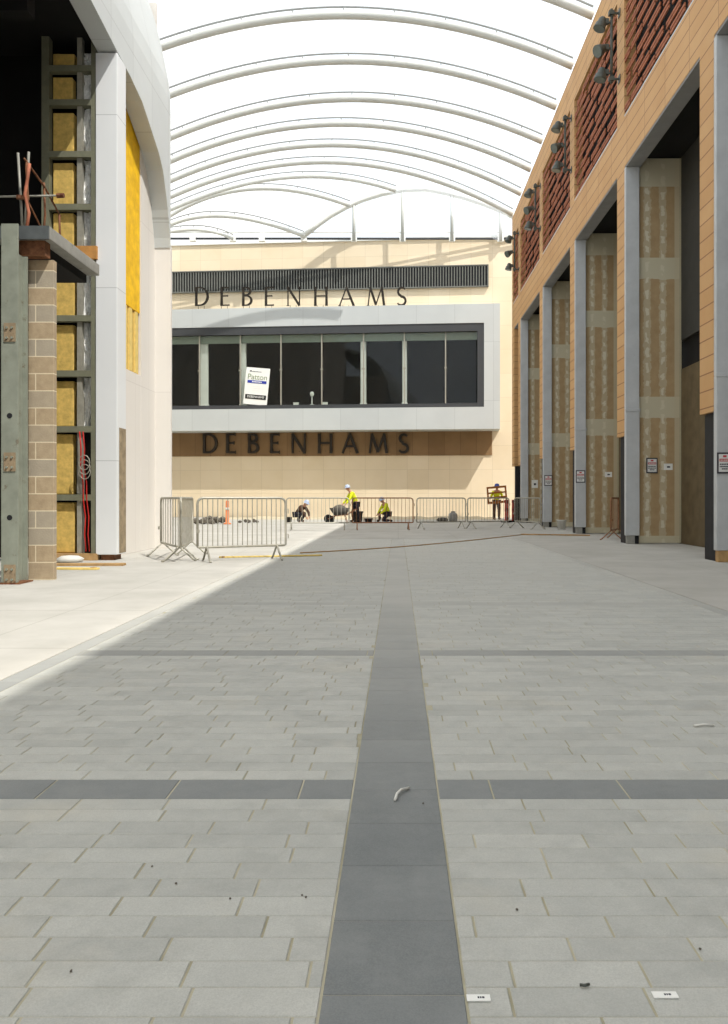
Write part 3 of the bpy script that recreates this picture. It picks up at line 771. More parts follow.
# rendered wall behind the fascia arch, with the strip still open
YP0, YP1 = 14.55, 16.5                                     # yellow strip
mb = MB()
zb0, zb1 = 3.55, 3.75
mb.box((LI - .3, 14.6, 0), (LI - .004, YP1, 3.62)); mb.box((LI - .3, YP1, 0), (LI, 17.6, 9.6))
mb.box((LI - .3, 14.6, 3.6), (LI - .12, YP1, 9.6))
struct(mb.build('wall_left', M['render']))
mb = MB(); mb.box((LI - .3, 17.44, 0), (-4.955, 17.54, 6.6)); mb.box((-11, 17.6, 0), (LI - .02, 17.7, 12)); struct(mb.build('trim_5', M['render']))
mb = MB(); mb.box((LI - .4, -6, 0), (-5.0, 7.5, 9.2)); struct(mb.build('wall_left_near', M['render']))
ends = [(2 * x0_of(q) - FX - .12, q) for q in (17.75, 24, 30, 33, 36, 39, 42, 44.3)]
mb = MB(); mb.prism(ends + [(-20, 44.3), (-20, 17.75)], 0, 14.62, axis=2); struct(mb.build('wall_left_far', M['render']))
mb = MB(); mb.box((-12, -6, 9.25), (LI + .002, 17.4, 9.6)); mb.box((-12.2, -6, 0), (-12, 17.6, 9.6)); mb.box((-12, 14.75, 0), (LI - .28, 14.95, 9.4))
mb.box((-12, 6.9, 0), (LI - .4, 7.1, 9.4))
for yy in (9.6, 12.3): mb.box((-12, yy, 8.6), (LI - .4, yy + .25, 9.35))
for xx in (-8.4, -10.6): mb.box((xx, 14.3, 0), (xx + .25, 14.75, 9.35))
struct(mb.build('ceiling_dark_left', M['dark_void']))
t = thing('insulation_strip', 'bright yellow insulation strip in the unfinished wall under the curved fascia', 'insulation', (0, 0, 0))
k = MB(); k.box((LI - .12, 14.62, 4.9), (LI - .02, YP1 - .02, 9.3)); k.build('membrane', M['bright_yellow'], t)
k = MB(); k.box((LI - .12, 14.62, 3.62), (LI - .05, YP1 - .02, 4.9)); k.build('lower_wool', M['yellow_wool'], t)
for yy in (15.55, 15.85, 16.2): 
    k = MB(); k.box((LI - .05, yy, 3.64), (LI - .015, yy + .14, 4.88)); k.build('batten', M['batten'], t)
# white clad column
t = thing('clad_column', 'tall white clad column standing in front of the left building', 'column', (0, 0, 0))
k = MB(); k.box((-5.33, 14.1, .1), (LX, 14.56, 8.95)); k.build('cladding', M['white_clad'], t, bevel=.01)
k = MB(); k.box((-5.25, 14.15, 0), (-5.02, 14.5, .1)); k.build('foot', M['rust'], t)
k = MB(); k.box((LX - .01, 14.2, .12), (LX + .003, 14.55, 2.35)); k.build('open_side', M['seam'], t)
# stud partition
YS = 14.18
t = thing('stud_partition', 'open stud partition with yellow wool and silver foil left of the white column', 'partition', (0, YS, 0))
xa = lambda x: X_at(x, YS); za = lambda y: Z_at(y, YS)
for x0, x1 in ((43, 50.5), (92.3, 97)):
    k = MB(); k.box((xa(x0), -.06, 0), (xa(x1), .09, 9.3)); k.build('stud', M['stud'], t)
k = MB(); k.box((xa(77.5), -.02, .1), (xa(82.5), .09, 9.3)); k.build('inner_stud', M['galv'], t)
for y in (70, 104, 155.5, 208, 262, 319, 374, 429.5, 497.5):
    k = MB(); k.box((xa(50.5), -.065, za(y + 3)), (xa(92.3), .07, za(y - 3))); k.build('rail', M['stud'], t)
k = MB(); k.box((xa(43), -.1, 0), (xa(99), .1, .12)); k.build('sole_plate', M['timber'], t)
rails = [48, 70, 104, 155.5, 208, 262, 319, 374, 429.5, 497.5, 556]
for i, (a, b_) in enumerate(zip(rails[:-1], rails[1:])):
    k = MB(); x1 = 73 + R.uniform(-1.5, 1.5); k.box((xa(52), .03, za(b_ - 3)), (xa(x1), .2, za(a + 4 + R.uniform(0, 4)))); k.build('wool_slab', M['yellow_wool'], t, bevel=.02)
    if i < 8:
        n = 7; g = MB(); vs = []
        for q in range(n + 1):
            for c in range(7): vs.append((xa(82.5 + c * 9.8 / 6), .05 + R.uniform(0, .07), za(b_ - 3) + (za(a + 3) - za(b_ - 3)) * q / n))
        g.add(vs, [(q*7+c, q*7+c+1, q*7+8+c, q*7+7+c) for q in range(n) for c in range(6)]); g.build('foil_sheet', M['foil'], t)
k = MB(); k.box((xa(78), -.13, za(261)), (xa(99.5), -.07, za(248))); k.build('timber_noggin', M['noggin'], t, bevel=.004)
k = MB(); k.box((xa(82.5), .12, za(554)), (xa(93), .2, za(425))); k.build('dark_backing', M['dark_void'], t)
# cables and coil hanging in it
for dx, r0 in ((0, .012), (3.4, .010)):
    pts = [Vector((xa(81.5 + dx + (1.2 if q % 2 else 0) + q * .8), YS - .085 - .03 * math.sin(q), za(432 + q * 17))) for q in range(8)]
    k = MB(); k.tube(pts, r0, 6); tag(k.build('cable', M['red_cable'], None, True), 'red cable hanging in the partition, ' + ('left strand' if dx == 0 else 'right strand beside the white coil'), 'cable', 'red cables')
t2 = thing('cable_coil', 'coil of pale cable hanging inside the stud partition', 'cable', (xa(88.5), YS - .2, za(463)))
for q in range(3):
    k = MB(); k.tube([(.1 * math.cos(w_ * .5236), .015 * q, .13 * math.sin(w_ * .5236) - .08 * q) for w_ in range(13)], .008, 5, False); k.build('loop', M['galv'], t2, True)
# concrete slab with its steel
t = thing('concrete_ledge', 'grey concrete ledge slab sticking out above the blockwork pier', 'ledge', (0, 0, 0))
k = MB(); k.box((-6.9, 10.5, 4.5), (-4.57, 12.25, 4.67)); k.build('slab', M['concrete_slab'], t, bevel=.01)
k = MB(); k.box((-5.02, 10.56, 4.3), (-4.66, 10.72, 4.5)); k.build('edge_beam', M['rust'], t)
k = MB(); k.box((-6.9, 10.47, 4.49), (-4.575, 10.5, 4.665)); k.build('edge_channel', M['channel'], t)
k = MB(); k.box((-6.9, 10.75, 4.38), (-4.75, 12.2, 4.5)); k.build('soffit_deck', M['dark_void'], t)
t = thing('block_pier', 'pier of sandy concrete blocks beside the steel column', 'pier', (X_at(27.5, 10.7), 10.72, 0))
wdt = X_at(53, 10.7) - X_at(27.5, 10.7)
k = MB(); k.box((0, 0, 0), (wdt, .10, 4.29)); k.build('blockwork', M['block'], t, bevel=.006)
k = MB()
for z in (.46, 1.38, 2.3, 3.22): k.box((-.03, .02, z), (.02, .1, z + .12))
k.build('wall_tie', M['galv'], t)
t = thing('steel_stanchion', 'green grey steel column at the left edge with bolted plates', 'column', (X_at(1, 10.2), 10.2, 0))
fw = X_at(18, 10.2) - X_at(1, 10.2)
k = MB(); k.box((0, 0, .02), (fw, .025, 4.6)); k.build('front_flange', M['green_steel'], t, bevel=.004)
k = MB(); k.box((fw/2 - .01, .025, .02), (fw/2 + .01, .34, 4.28)); k.build('web', M['green_steel'], t)
k = MB(); k.box((0, .34, .02), (X_at(27.5, 10.55) - X_at(1, 10.2), .365, 4.28)); k.build('rear_flange', M['green_steel'], t)
k = MB(); k.box((-.02, -.03, 0), (fw + .03, .36, .02)); k.build('base_plate', M['rust'], t)
for z in (3.2, 1.55, .12):
    k = MB(); k.box((.04, -.012, z - .11), (fw - .03, 0, z + .13)); pl = k.build('splice_plate', M['plate'], t)
    k = MB()
    for bx in (.08, fw - .07):
        for bz in (z - .06, z + .07): k.tube([(bx, -.012, bz), (bx, -.03, bz)], .016, 6)
    k.build('bolts', M['green_steel'], pl)
for z in (2.15, .85):
    k = MB(); k.tube([(.11, .001, z), (.11, -.004, z)], .035, 12); k.build('bolt_hole', M['black_board'], t)
# rusty guard rail and scaffold tubes on the slab
t = thing('guard_rail', 'rusty bent guard rail standing on the concrete ledge', 'railing', (-4.98, 0, 4.674))
for yy, h in ((10.72, .95), (11.25, .86), (11.76, .6)):
    k = MB(); k.tube([(R.uniform(-.02, .02), yy, 0), (R.uniform(-.02, .02), yy + .02, h * .5), (0, yy, h)], .016, 6); k.build('post', M['rust'], t, True)
k = MB(); k.tube([(0, 10.66, .95), (.01, 11.25, .80), (0, 11.8, .58)], .015, 6); k.build('rail', M['rust'], t, True)
k = MB(); k.tube([(0, 10.72, .44), (0, 11.3, .12), (0, 11.7, .02)], .013, 6); k.build('rail', M['rust'], t, True)
k = MB(); k.tube([(.0, 10.72, .0), (.03, 10.73, .25), (-.02, 10.72, .5), (.02, 10.71, .7), (.05, 10.7, .9)], .022, 7); k.build('tape_wrap', M['tape'], t, True)
t = thing('scaffold_tube', 'upright grey scaffold tube left of the guard rail', 'scaffold tube', (0, 0, 0)); k = MB(); k.tube([P(22.5, 231.0, 10.9), P(18, 153, 10.9)], .018, 8); k.build('tube', M['tube_grey'], t, True); k = MB(); k.tube([P(21.4, 200, 10.9) - Vector((0, .04, 0)), P(21.4, 197, 10.9) - Vector((0, .04, 0))], .05, 8); k.build('coupler', M['rust'], t)
t = thing('scaffold_tube', 'leaning grey scaffold tube rising behind the guard rail post', 'scaffold tube', (0, 0, 0)); k = MB(); k.tube([P(24.5, 234.6, 11.05), P(28.8, 152, 11.05)], .018, 8); k.build('tube', M['tube_grey'], t, True); k = MB(); k.tube([P(26, 199, 11.05), P(26.2, 195, 11.05)], .045, 8); k.build('coupler', M['rust'], t)
t = thing('scaffold_tube', 'level grey scaffold tube crossing behind the guard rail', 'scaffold tube', (0, 0, 0)); k = MB(); k.tube([P(-40, 197.5, 11.2), P(63, 195.5, 11.2)], .014, 8); k.build('tube', M['tube_grey'], t, True); k = MB(); k.tube([P(57, 195.8, 11.2), P(64, 195.4, 11.2)], .035, 8); k.build('coupler', M['rust'], t)
# debris at its foot
t = thing('timber_plank', 'long pale plank on the ground below the stud partition', 'plank', (-5.3, 13.0, 0), .03); k = MB(); k.box((-.6, -.08, 0), (.85, .08, .04)); k.build('board', M['timber'], t, bevel=.004); k = MB(); k.box((-.5, -.06, .04), (-.4, .06, .05)); k.build('cleat', M['batten'], t)
t = thing('timber_plank', 'short plank on the ground in front of the longer plank', 'plank', (-5.0, 12.3, 0), -.06); k = MB(); k.box((-.35, -.06, 0), (.4, .06, .03)); k.build('board', M['batten'], t, bevel=.004); k = MB(); k.box((.3, -.05, .03), (.36, .05, .04)); k.build('cleat', M['timber'], t)
k = MB(); k.lathe([(.02, 0), (.13, .01), (.15, .06), (.09, .11), (.02, .12)], 10, Matrix.Translation((-5.62, 13.7, .0)) @ Matrix.Scale(1.6, 4, (1, .4, 0))); tag(k.build('rubbish_bag', M['bucket_white'], None, True), 'crumpled white bag on the ground by the stud partition', 'bag')

# ------------------------------------------------------------------ crowd barriers
def barrier(label, p0, p1, material='galv', n=18, h=1.1, feet=True, z0=.0):
    p0 = Vector(p0); p1 = Vector(p1); d = p1 - p0; L = d.length
    t = thing('crowd_barrier', label, 'barrier', (p0.x, p0.y, z0), math.atan2(d.y, d.x), 'steel crowd barriers')
    k = MB(); r = .10; zb = .26
    path = [(0, 0, zb), (0, 0, h - r)] + [(r - r*math.cos(a), 0, h - r + r*math.sin(a)) for a in (.4, .8, 1.2)] + [(r, 0, h), (L - r, 0, h)] + [(L - r + r*math.sin(a), 0, h - r + r*math.cos(a)) for a in (.4, .8, 1.2)] + [(L, 0, h - r), (L, 0, zb), (L - .02, 0, zb - .01), (.02, 0, zb - .01), (0, 0, zb)]
    k.tube(path, .021, 8); k.build('tube_frame', M[material], t, True)
    k = MB()
    for i in range(1, n + 1):
        x = L * i / (n + 1); k.tube([(x, 0, zb), (x, 0, h)], .0085, 6)
    k.build('bars', M[material], t)
    if feet:
        for x in (.16, L - .16):
            k = MB(); k.tube([(x, -.30, .015), (x, -.26, .02), (x, 0, zb + .0), (x, .26, .02), (x, .30, .015)], .019, 6); k.build('foot', M[material], t, True)
    k = MB()
    for z in (.45, .9): k.tube([(L, 0, z), (L + .05, 0, z), (L + .05, 0, z - .08)], .01, 5)
    k.build('hook', M[material], t)
    k = MB(); k.tube([(0, -.028, .5), (0, -.028, .56)], .03, 6); k.build('eye', M[material], t)
    return t
G = lambda x, Y: (X_at(x, Y), Y, 0)
barrier('nearest crowd barrier, seen broadside left of the paving', G(197.5, 13.75), G(285.5, 14.45), n=17)
barrier('crowd barrier by the left wall, set at a slant beside the edge-on one', G(161, 15.3), G(181, 13.7), n=7)
barrier('crowd barrier seen edge-on between the slanted one and the nearest one', G(180.5, 13.95), G(192.5, 15.75), n=10)
barrier('far crowd barrier in front of the crouching worker in dark clothes', G(286.5, 27.4), G(349, 27.5), 'galv', 15)
barrier('far crowd barrier between the wheelbarrow and the kneeling worker', G(352.5, 27.55), G(413, 27.7), 'rust_tube', 15)
barrier('crowd barrier in the middle of the far row, no worker behind it', G(416.8, 28.2), G(465.5, 28.9), 'galv', 14)
barrier('far crowd barrier in front of the worker carrying a wooden pallet', G(467.6, 28.6), G(509, 29.6), 'galv', 14)
barrier('crowd barrier at the right end of the far row, by the farthest column', G(514.5, 29.6), G(540.5, 27.9), 'galv', 14)
barrier('dark crowd barrier stood edge-on by the second grey column', (5.52, 20.75, 0), (6.12, 22.2, 0), 'rust_tube', 5)

# ------------------------------------------------------------------ workers
def skinned(name, J, E, material, parent, grow=0.0, sub=1):
    ks = list(J.keys()); used = [k for k in ks if any(k in e for e in E)]
    idx = {k: i for i, k in enumerate(used)}
    me = bpy.data.meshes.new(name); me.from_pydata([J[k][0] for k in used], [(idx[a], idx[b]) for a, b in E], [])
    me.materials.append(material)
    o = bpy.data.objects.new(name, me); COL.objects.link(o); o.parent = parent
    sk = o.modifiers.new('Skin', 'SKIN'); sk.use_smooth_shade = True
    if not me.skin_vertices: return o
    for k in used:
        r = J[k][1]; r = r if isinstance(r, tuple) else (r, r)
        sv_ = me.skin_vertices[0].data[idx[k]]; sv_.radius = (r[0] + grow, r[1] + grow); sv_.use_root = False
    me.skin_vertices[0].data[0].use_root = True
    ss = o.modifiers.new('Subdivision', 'SUBSURF'); ss.levels = sub; ss.render_levels = sub
    return o
def worker(label, loc, rz, pose, top, legs, helmet, vest=True, sc=1.0):
    """pose: joint positions; x = right side of the figure, -y = forward"""
    t = thing('person', label, 'person', loc, rz, None)
    RAD = dict(pelvis=(.15, .12), waist=(.135, .105), chest=(.165, .12), collar=(.10, .085), neck=.055, jaw=(.068, .078), face=(.08, .098), crown=(.065, .075), nose=.018, nosetip=.013)
    J = {k: (Vector(v), RAD[k]) for k, v in pose.items() if k in RAD}
    hd = J['face'][0]; fw = (Vector(pose['look'])).normalized()
    J['nosetip'] = (hd + fw * .115 - Vector((0, 0, .02)), .014)
    E = [('pelvis', 'waist'), ('waist', 'chest'), ('chest', 'collar'), ('collar', 'neck'), ('neck', 'jaw'), ('jaw', 'face'), ('face', 'crown'), ('face', 'nosetip')]
    sidev = Vector((fw.y, -fw.x, 0)).normalized() if abs(fw.z) < .95 else Vector((1, 0, 0))
    for s, sg in (('l', -1), ('r', 1)):
        J['ear' + s] = (hd + sidev * sg * .092, .02); E.append(('face', 'ear' + s))
        for k, r in (('sh', .068), ('el', .05), ('wr', .034)): J[k + s] = (Vector(pose[k + s]), r)
        for k, r in (('hip', .095), ('kn', .062), ('an', .045), ('toe', .038)): J[k + s] = (Vector(pose[k + s]), r)
        E += [('collar', 'sh' + s), ('sh' + s, 'el' + s), ('el' + s, 'wr' + s), ('pelvis', 'hip' + s), ('hip' + s, 'kn' + s), ('kn' + s, 'an' + s), ('an' + s, 'toe' + s)]
        wr = J['wr' + s][0]; dr = (wr - J['el' + s][0]).normalized()
        side = dr.cross(Vector((0, 1, 0.3))).normalized(); dn = dr.cross(side).normalized()
        J['palm' + s] = (wr + dr * .07, (.036, .022)); E.append(('wr' + s, 'palm' + s))
        for fi, (off, ln) in enumerate(((-.027, .062), (-.009, .074), (.009, .07), (.027, .055))):
            a = wr + dr * .10 + side * off; b_ = a + dr * ln * .55 + dn * .01; c = b_ + dr * ln * .3 + dn * .03
            for nm, pt, r in (('a', a, .0105), ('b', b_, .0095), ('c', c, .008)): J['f%d%s%s' % (fi, nm, s)] = (pt, r)
            E += [('palm' + s, 'f%da%s' % (fi, s)), ('f%da%s' % (fi, s), 'f%db%s' % (fi, s)), ('f%db%s' % (fi, s), 'f%dc%s' % (fi, s))]
        th = wr + dr * .04 + side * .04 * -sg; J['tha' + s] = (th, .012); J['thb' + s] = (th + dr * .045 + side * .02 * -sg + dn * .02, .010)
        E += [('palm' + s, 'tha' + s), ('tha' + s, 'thb' + s)]
    skinned('body', J, E, M['skin'], t, 0, 1)
    T = [e for e in E if e in (('pelvis', 'waist'), ('waist', 'chest'), ('chest', 'collar'))] + [e for e in E if e[0][:2] in ('sh', 'el') and e[1][:2] in ('el', 'wr')] + [e for e in E if e[0] == 'collar' and e[1][:2] == 'sh']
    skinned('jacket', J, T, M[top], t, .016, 2)
    if vest: skinned('vest', J, [('pelvis', 'waist'), ('waist', 'chest'), ('chest', 'collar'), ('collar', 'shl'), ('collar', 'shr')], M['hivis'], t, .03, 1)
    L = [('pelvis', 'hipl'), ('pelvis', 'hipr'), ('hipl', 'knl'), ('hipr', 'knr'), ('knl', 'anl'), ('knr', 'anr')]
    skinned('trousers', J, L, M[legs], t, .02, 2)
    for s in 'lr': skinned('boot', J, [('an' + s, 'toe' + s)], M['boot'], t, .022, 1)
    c = J['crown'][0]; ax = (J['crown'][0] - J['jaw'][0]).normalized()
    q = ax.to_track_quat('Z', 'Y').to_matrix().to_4x4()
    mt = Matrix.Translation(hd + ax * .03) @ q
    k = MB(); k.lathe([(.15, 0), (.155, .012), (.125, .02), (.122, .07), (.10, .115), (.06, .145), (.015, .155)], 16, mt)
    hm = k.build('helmet', M[helmet], t, True)
    k = MB(); cc = hd + ax * .035 + fw * .1; k.lathe([(.09, 0), (.095, .008), (.085, .016)], 12, Matrix.Translation(cc) @ q); k.build('helmet_peak', M[helmet], hm, True)
    t.scale = (sc, sc, sc)
    return t
def stand(lean=0.0, arm='down'):
    p = dict(pelvis=(0, 0, .95), waist=(0, -.04 * lean, 1.1), chest=(0, -.16 * lean, 1.29), collar=(0, -.27 * lean, 1.45), neck=(0, -.32 * lean, 1.51), jaw=(0, -.37 * lean - .02, 1.585), face=(0, -.40 * lean - .02, 1.65), crown=(0, -.41 * lean, 1.73), look=(0, -1, -.3 * lean))
    cx, cy = 0, -.25 * lean
    for s, sg in (('l', -1), ('r', 1)):
        p['sh' + s] = (.185 * sg, cy, 1.41); p['hip' + s] = (.1 * sg, 0, .90); p['kn' + s] = (.11 * sg, -.04, .50); p['an' + s] = (.12 * sg, .02, .09); p['toe' + s] = (.135 * sg, -.15, .06)
    return p
# standing worker leaning over the wheelbarrow, facing left in the photo
p = stand(1.0)
for s, sg in (('l', -1), ('r', 1)):
    p['el' + s] = (.24 * sg, -.38, 1.14); p['wr' + s] = (.26 * sg, -.58, .90)
p['knl'] = (-.11, -.14, .50); p['anl'] = (-.12, -.10, .09); p['toel'] = (-.13, -.27, .06); p['anr'] = (.12, .18, .09); p['toer'] = (.13, .02, .06); p['knr'] = (.11, .06, .49)
worker('worker in yellow vest and white helmet leaning over the wheelbarrow', (X_at(356, 35.9), 35.9, 0), -math.pi/2 + .35, p, 'hivis', 'navy', 'helmet_white', sc=.93)
# crouching worker in dark clothes, facing right, bent over
p = dict(pelvis=(0, .12, .42), waist=(0, .02, .54), chest=(0, -.14, .68), collar=(0, -.27, .79), neck=(0, -.32, .83), jaw=(0, -.38, .86), face=(0, -.42, .91), crown=(0, -.43, .99), look=(0, -1, -.7))
for s, sg in (('l', -1), ('r', 1)):
    p['sh' + s] = (.18 * sg, -.22, .74); p['el' + s] = (.24 * sg, -.38, .50); p['wr' + s] = (.14 * sg, -.50, .28)
    p['hip' + s] = (.1 * sg, .10, .39); p['kn' + s] = (.17 * sg, -.26, .46); p['an' + s] = (.14 * sg, -.02, .09); p['toe' + s] = (.16 * sg, -.19, .06)
worker('worker in dark clothes and pale helmet crouching behind the left far barrier', (X_at(299, 36), 36.0, 0), math.pi/2 - .5, p, 'brown_wear', 'navy', 'helmet_white', vest=False, sc=.94)
# kneeling worker facing left
p = dict(pelvis=(0, .10, .46), waist=(0, .06, .60), chest=(0, -.03, .77), collar=(0, -.11, .91), neck=(0, -.14, .96), jaw=(0, -.19, 1.01), face=(0, -.22, 1.07), crown=(0, -.22, 1.15), look=(0, -1, -.6))
for s, sg in (('l', -1), ('r', 1)):
    p['sh' + s] = (.18 * sg, -.07, .87); p['el' + s] = (.24 * sg, -.2, .62); p['wr' + s] = (.14 * sg, -.38, .42)
    p['hip' + s] = (.1 * sg, .08, .42); p['kn' + s] = (.13 * sg, -.28, .09); p['an' + s] = (.12 * sg, .14, .09); p['toe' + s] = (.12 * sg, .30, .055)
p['knl'] = (-.14, -.30, .48); p['anl'] = (-.13, -.28, .09); p['toel'] = (-.14, -.45, .06)
worker('kneeling worker in yellow jacket and white helmet right of the wheelbarrow', (X_at(386, 36.5), 36.5, 0), -math.pi/2 + .5, p, 'hivis', 'navy', 'helmet_white', sc=.92)
# worker carrying a timber frame, facing the camera
p = stand(.25)
for s, sg in (('l', -1), ('r', 1)):
    p['el' + s] = (.30 * sg, -.06, 1.15); p['wr' + s] = (.36 * sg, -.28, 1.16)
p['knr'] = (.1, -.12, .5); p['anr'] = (.11, -.06, .09); p['toer'] = (.12, -.23, .06)
wk = (X_at(496.5, 40.3), 40.3)
worker('worker in yellow vest and blue helmet carrying a wooden pallet', (wk[0], wk[1], 0), .1, p, 'hivis', 'brown_wear', 'helmet_blue')
t = thing('wooden_pallet', 'brown slatted wooden pallet held up by the worker in the blue helmet', 'pallet', (wk[0] + .0, wk[1] - .44, .83))
t.rotation_euler = (0, math.radians(-5), .1)
for x0 in (-.49, .43):
    k = MB(); k.box((x0, -.04, 0), (x0 + .07, .04, .86)); k.build('side_rail', M['orange_wood'], t, bevel=.004)
for z, hh in ((0, .12), (.26, .09), (.50, .08), (.76, .10)):
    k = MB(); k.box((-.49, -.06, z), (.5, -.03, z + hh)); k.build('slat', M['orange_wood'], t, bevel=.004)
# wheelbarrow
wb = thing('wheelbarrow', 'dark loaded wheelbarrow in front of the standing worker', 'wheelbarrow', (X_at(340, 35.3), 35.3, 0), .18)
k = MB(); n = 12
def rr(hx, hy, z, cx): return [(cx + hx * math.copysign(abs(math.cos(a)) ** .5, math.cos(a)), hy * math.copysign(abs(math.sin(a)) ** .5, math.sin(a)), z) for a in [2 * math.pi * i / 16 for i in range(16)]]
vs = rr(.27, .2, .34, .0) + rr(.46, .33, .66, -.02) + rr(.44, .31, .66, -.02) + rr(.25, .18, .37, .0)
fs = [(i + 16*l, (i+1) % 16 + 16*l, (i+1) % 16 + 16*(l+1), i + 16*(l+1)) for l in range(3) for i in range(16)] + [tuple(range(16))[::-1], tuple(range(48, 64))]
k.add(vs, fs); k.build('tray', M['barrow'], wb, True)
for s in (-1, 1):
    k = MB(); k.tube([(-.52, .10 * s, .18), (-.2, .18 * s, .32), (.3, .22 * s, .36), (.75, .27 * s, .62)], .018, 6); k.build('handle', M['rust'], wb, True)
    k = MB(); k.tube([(.22, .2 * s, .34), (.32, .22 * s, .015), (.22, .22 * s, .015)], .016, 6); k.build('leg', M['rust'], wb, True)
k = MB(); k.lathe([(.10, -.03), (.17, -.045), (.19, -.02), (.19, .02), (.17, .045), (.10, .03)], 18, Matrix.Translation((-.52, 0, .19)) @ Matrix.Rotation(math.pi/2, 4, 'X')); wh = k.build('wheel', M['rubber'], wb, True)
k = MB(); k.tube([(-.52, -.12, .19), (-.52, .12, .19)], .02, 8); k.build('axle', M['rust'], wh)
k = MB(); k.lathe([(.36, .58), (.30, .68), (.17, .77), (.04, .81)], 10, Matrix.Translation((-.02, 0, 0)) @ Matrix.Scale(.72, 4, (0, 1, 0))); k.build('load', M['rubble'], wb)
# buckets, tubs, sack
def bucket(label, x, Y, r, h, material, cat='bucket', name='bucket'):
    t = thing(name, label, cat, (X_at(x, Y), Y, 0))
    k = MB(); k.lathe([(r * .75, 0), (r * .95, h * .9), (r * 1.03, h * .9), (r * 1.03, h), (r * .95, h), (r * .9, h * .92), (r * .7, .03)], 16); k.build('pail', M[material], t, True)
    k = MB(); k.tube([(r * math.cos(a), -.02, h * .93 - .45 * r * math.sin(a)) if False else (r * 1.04 * math.cos(a), -r * .5 * math.sin(a), h * .93 - r * .4 * math.sin(a)) for a in [math.pi * i / 10 for i in range(11)]], .008, 5); k.build('bail_handle', M['galv'], t, True)
bucket('black bucket left of the crouching worker', 289.3, 36.2, .13, .24, 'bucket_black')
bucket('low black tub between the wheelbarrow and the kneeling worker', 368.5, 36.0, .2, .18, 'bucket_black', 'tub', 'mixing_tub')
bucket('black bucket beside the wheelbarrow wheel', 331.6, 35.8, .15, .3, 'bucket_black')
bucket('dark tub behind the standing worker', 357.8, 36.2, .24, .5, 'barrow', 'tub', 'mixing_tub')
bucket('white bucket at the foot of the plasterboard by the fourth column', 561.5, 28.1, .17, .33, 'bucket_white')
t = thing('cement_sack', 'grey cement sack standing behind the middle of the far barriers', 'sack', (X_at(453, 37.5), 37.5, 0), .1)
k = MB(); k.lathe([(.12, 0), (.2, .02), (.22, .2), (.2, .36), (.1, .42)], 12, Matrix.Scale(.6, 4, (0, 1, 0))); k.build('sack_body', M['bag'], t, True)
k = MB(); k.box((-.1, -.015, .41), (.1, .015, .48)); k.build('sack_neck', M['bag'], t, bevel=.01)
t = thing('cement_sack', 'dark flat sack lying left of the standing grey sack', 'sack', (X_at(442.5, 37.2), 37.2, 0), .0)
k = MB(); k.lathe([(.1, 0), (.24, .02), (.26, .1), (.2, .18), (.05, .2)], 12, Matrix.Scale(.7, 4, (0, 1, 0))); k.build('sack_body', M['barrow'], t, True)
k = MB(); k.box((-.3, -.1, .06), (-.22, .1, .1)); k.build('sack_end', M['barrow'], t, bevel=.01)
# red plastic barriers
for i, (x, Y, a) in enumerate(((506.5, 36.2, 1.3), (513.5, 37.0, 1.3))):
    t = thing('plastic_barrier', 'red plastic barrier stacked on end beside the farthest column, ' + ('left one' if i == 0 else 'right one'), 'barrier', (X_at(x, Y), Y, 0), a, 'red plastic barriers')
    for z in (.12, .5, .88):
        k = MB(); k.box((-.45, -.025, z), (.45, .025, z + .14)); k.build('rail', M['red_plastic'], t, bevel=.01)
    for xx in (-.45, -.15, .15, .41):
        k = MB(); k.box((xx, -.02, .06), (xx + .05, .02, 1.02)); k.build('upright', M['red_plastic'], t)
    k = MB(); k.box((-.3, -.2, 0), (-.2, .2, .06)); k.box((.2, -.2, 0), (.3, .2, .06)); k.build('feet', M['rubber'], t)
t = thing('bollard', 'slim orange bollard behind the nearest crowd barrier', 'bollard', (X_at(227.3, 33.5), 33.5, 0))
k = MB(); k.lathe([(.16, 0), (.16, .05), (.08, .07), (.07, .9), (.06, .98), (.02, 1.0)], 14); k.build('post', M['orange_plastic'], t, True)
k = MB(); k.lathe([(.081, .6), (.081, .7)], 14); k.build('reflective_band', M['bucket_white'], t, True)
# rubble heap and lengths behind the barrier
def chunk(r):
    bm = bmesh.new(); bmesh.ops.create_icosphere(bm, subdivisions=1, radius=r)
    for v_ in bm.verts: v_.co *= R.uniform(.65, 1.1); v_.co.z *= .7
    zmin = min(v_.co.z for v_ in bm.verts)
    b = MB(); b.add([(v_.co.x, v_.co.y, v_.co.z - zmin) for v_ in bm.verts], [tuple(v_.index for v_ in f.verts) for f in bm.faces]); bm.free(); return b
for i in range(9):
    o = chunk(R.uniform(.2, .27)).build('rubble_lump', M['rubble']); o.location = (X_at(196 + i * 2.6, 33.6), 33.6 + (i % 3) * .56, 0)
    tag(o, 'dark lump of rubble in the heap seen through the nearest crowd barrier', 'rubble', 'rubble heap')
for i in range(5):
    o = chunk(R.uniform(.09, .15)).build('rubble_lump', M['rubble']); o.location = (X_at(240 + i * 4.2, 35.4), 35.4 + (i % 2) * .3, 0)
    tag(o, 'small dark lump of rubble right of the orange bollard', 'rubble', 'small rubble lumps')
mb = MB(); ny = 34; vs = []
for i in range(ny + 1):
    x = -9.5 + i * 14.6 / ny
    h = .05 + .12 * R.random()
    vs += [(x, 41.0 + R.uniform(-.1, .1), 0.0), (x, 42.0, h), (x, 43.4, h * .8), (x, 44.4, 0.0)]
mb.add(vs, [(i*4+j, i*4+j+1, i*4+5+j, i*4+4+j) for i in range(ny) for j in range(3)])
o = mb.build('sand_bed', M['sand'], None, True); o['kind'] = 'stuff'; tag(o, 'low bed of loose sand and mortar along the foot of the shop wall', 'sand')

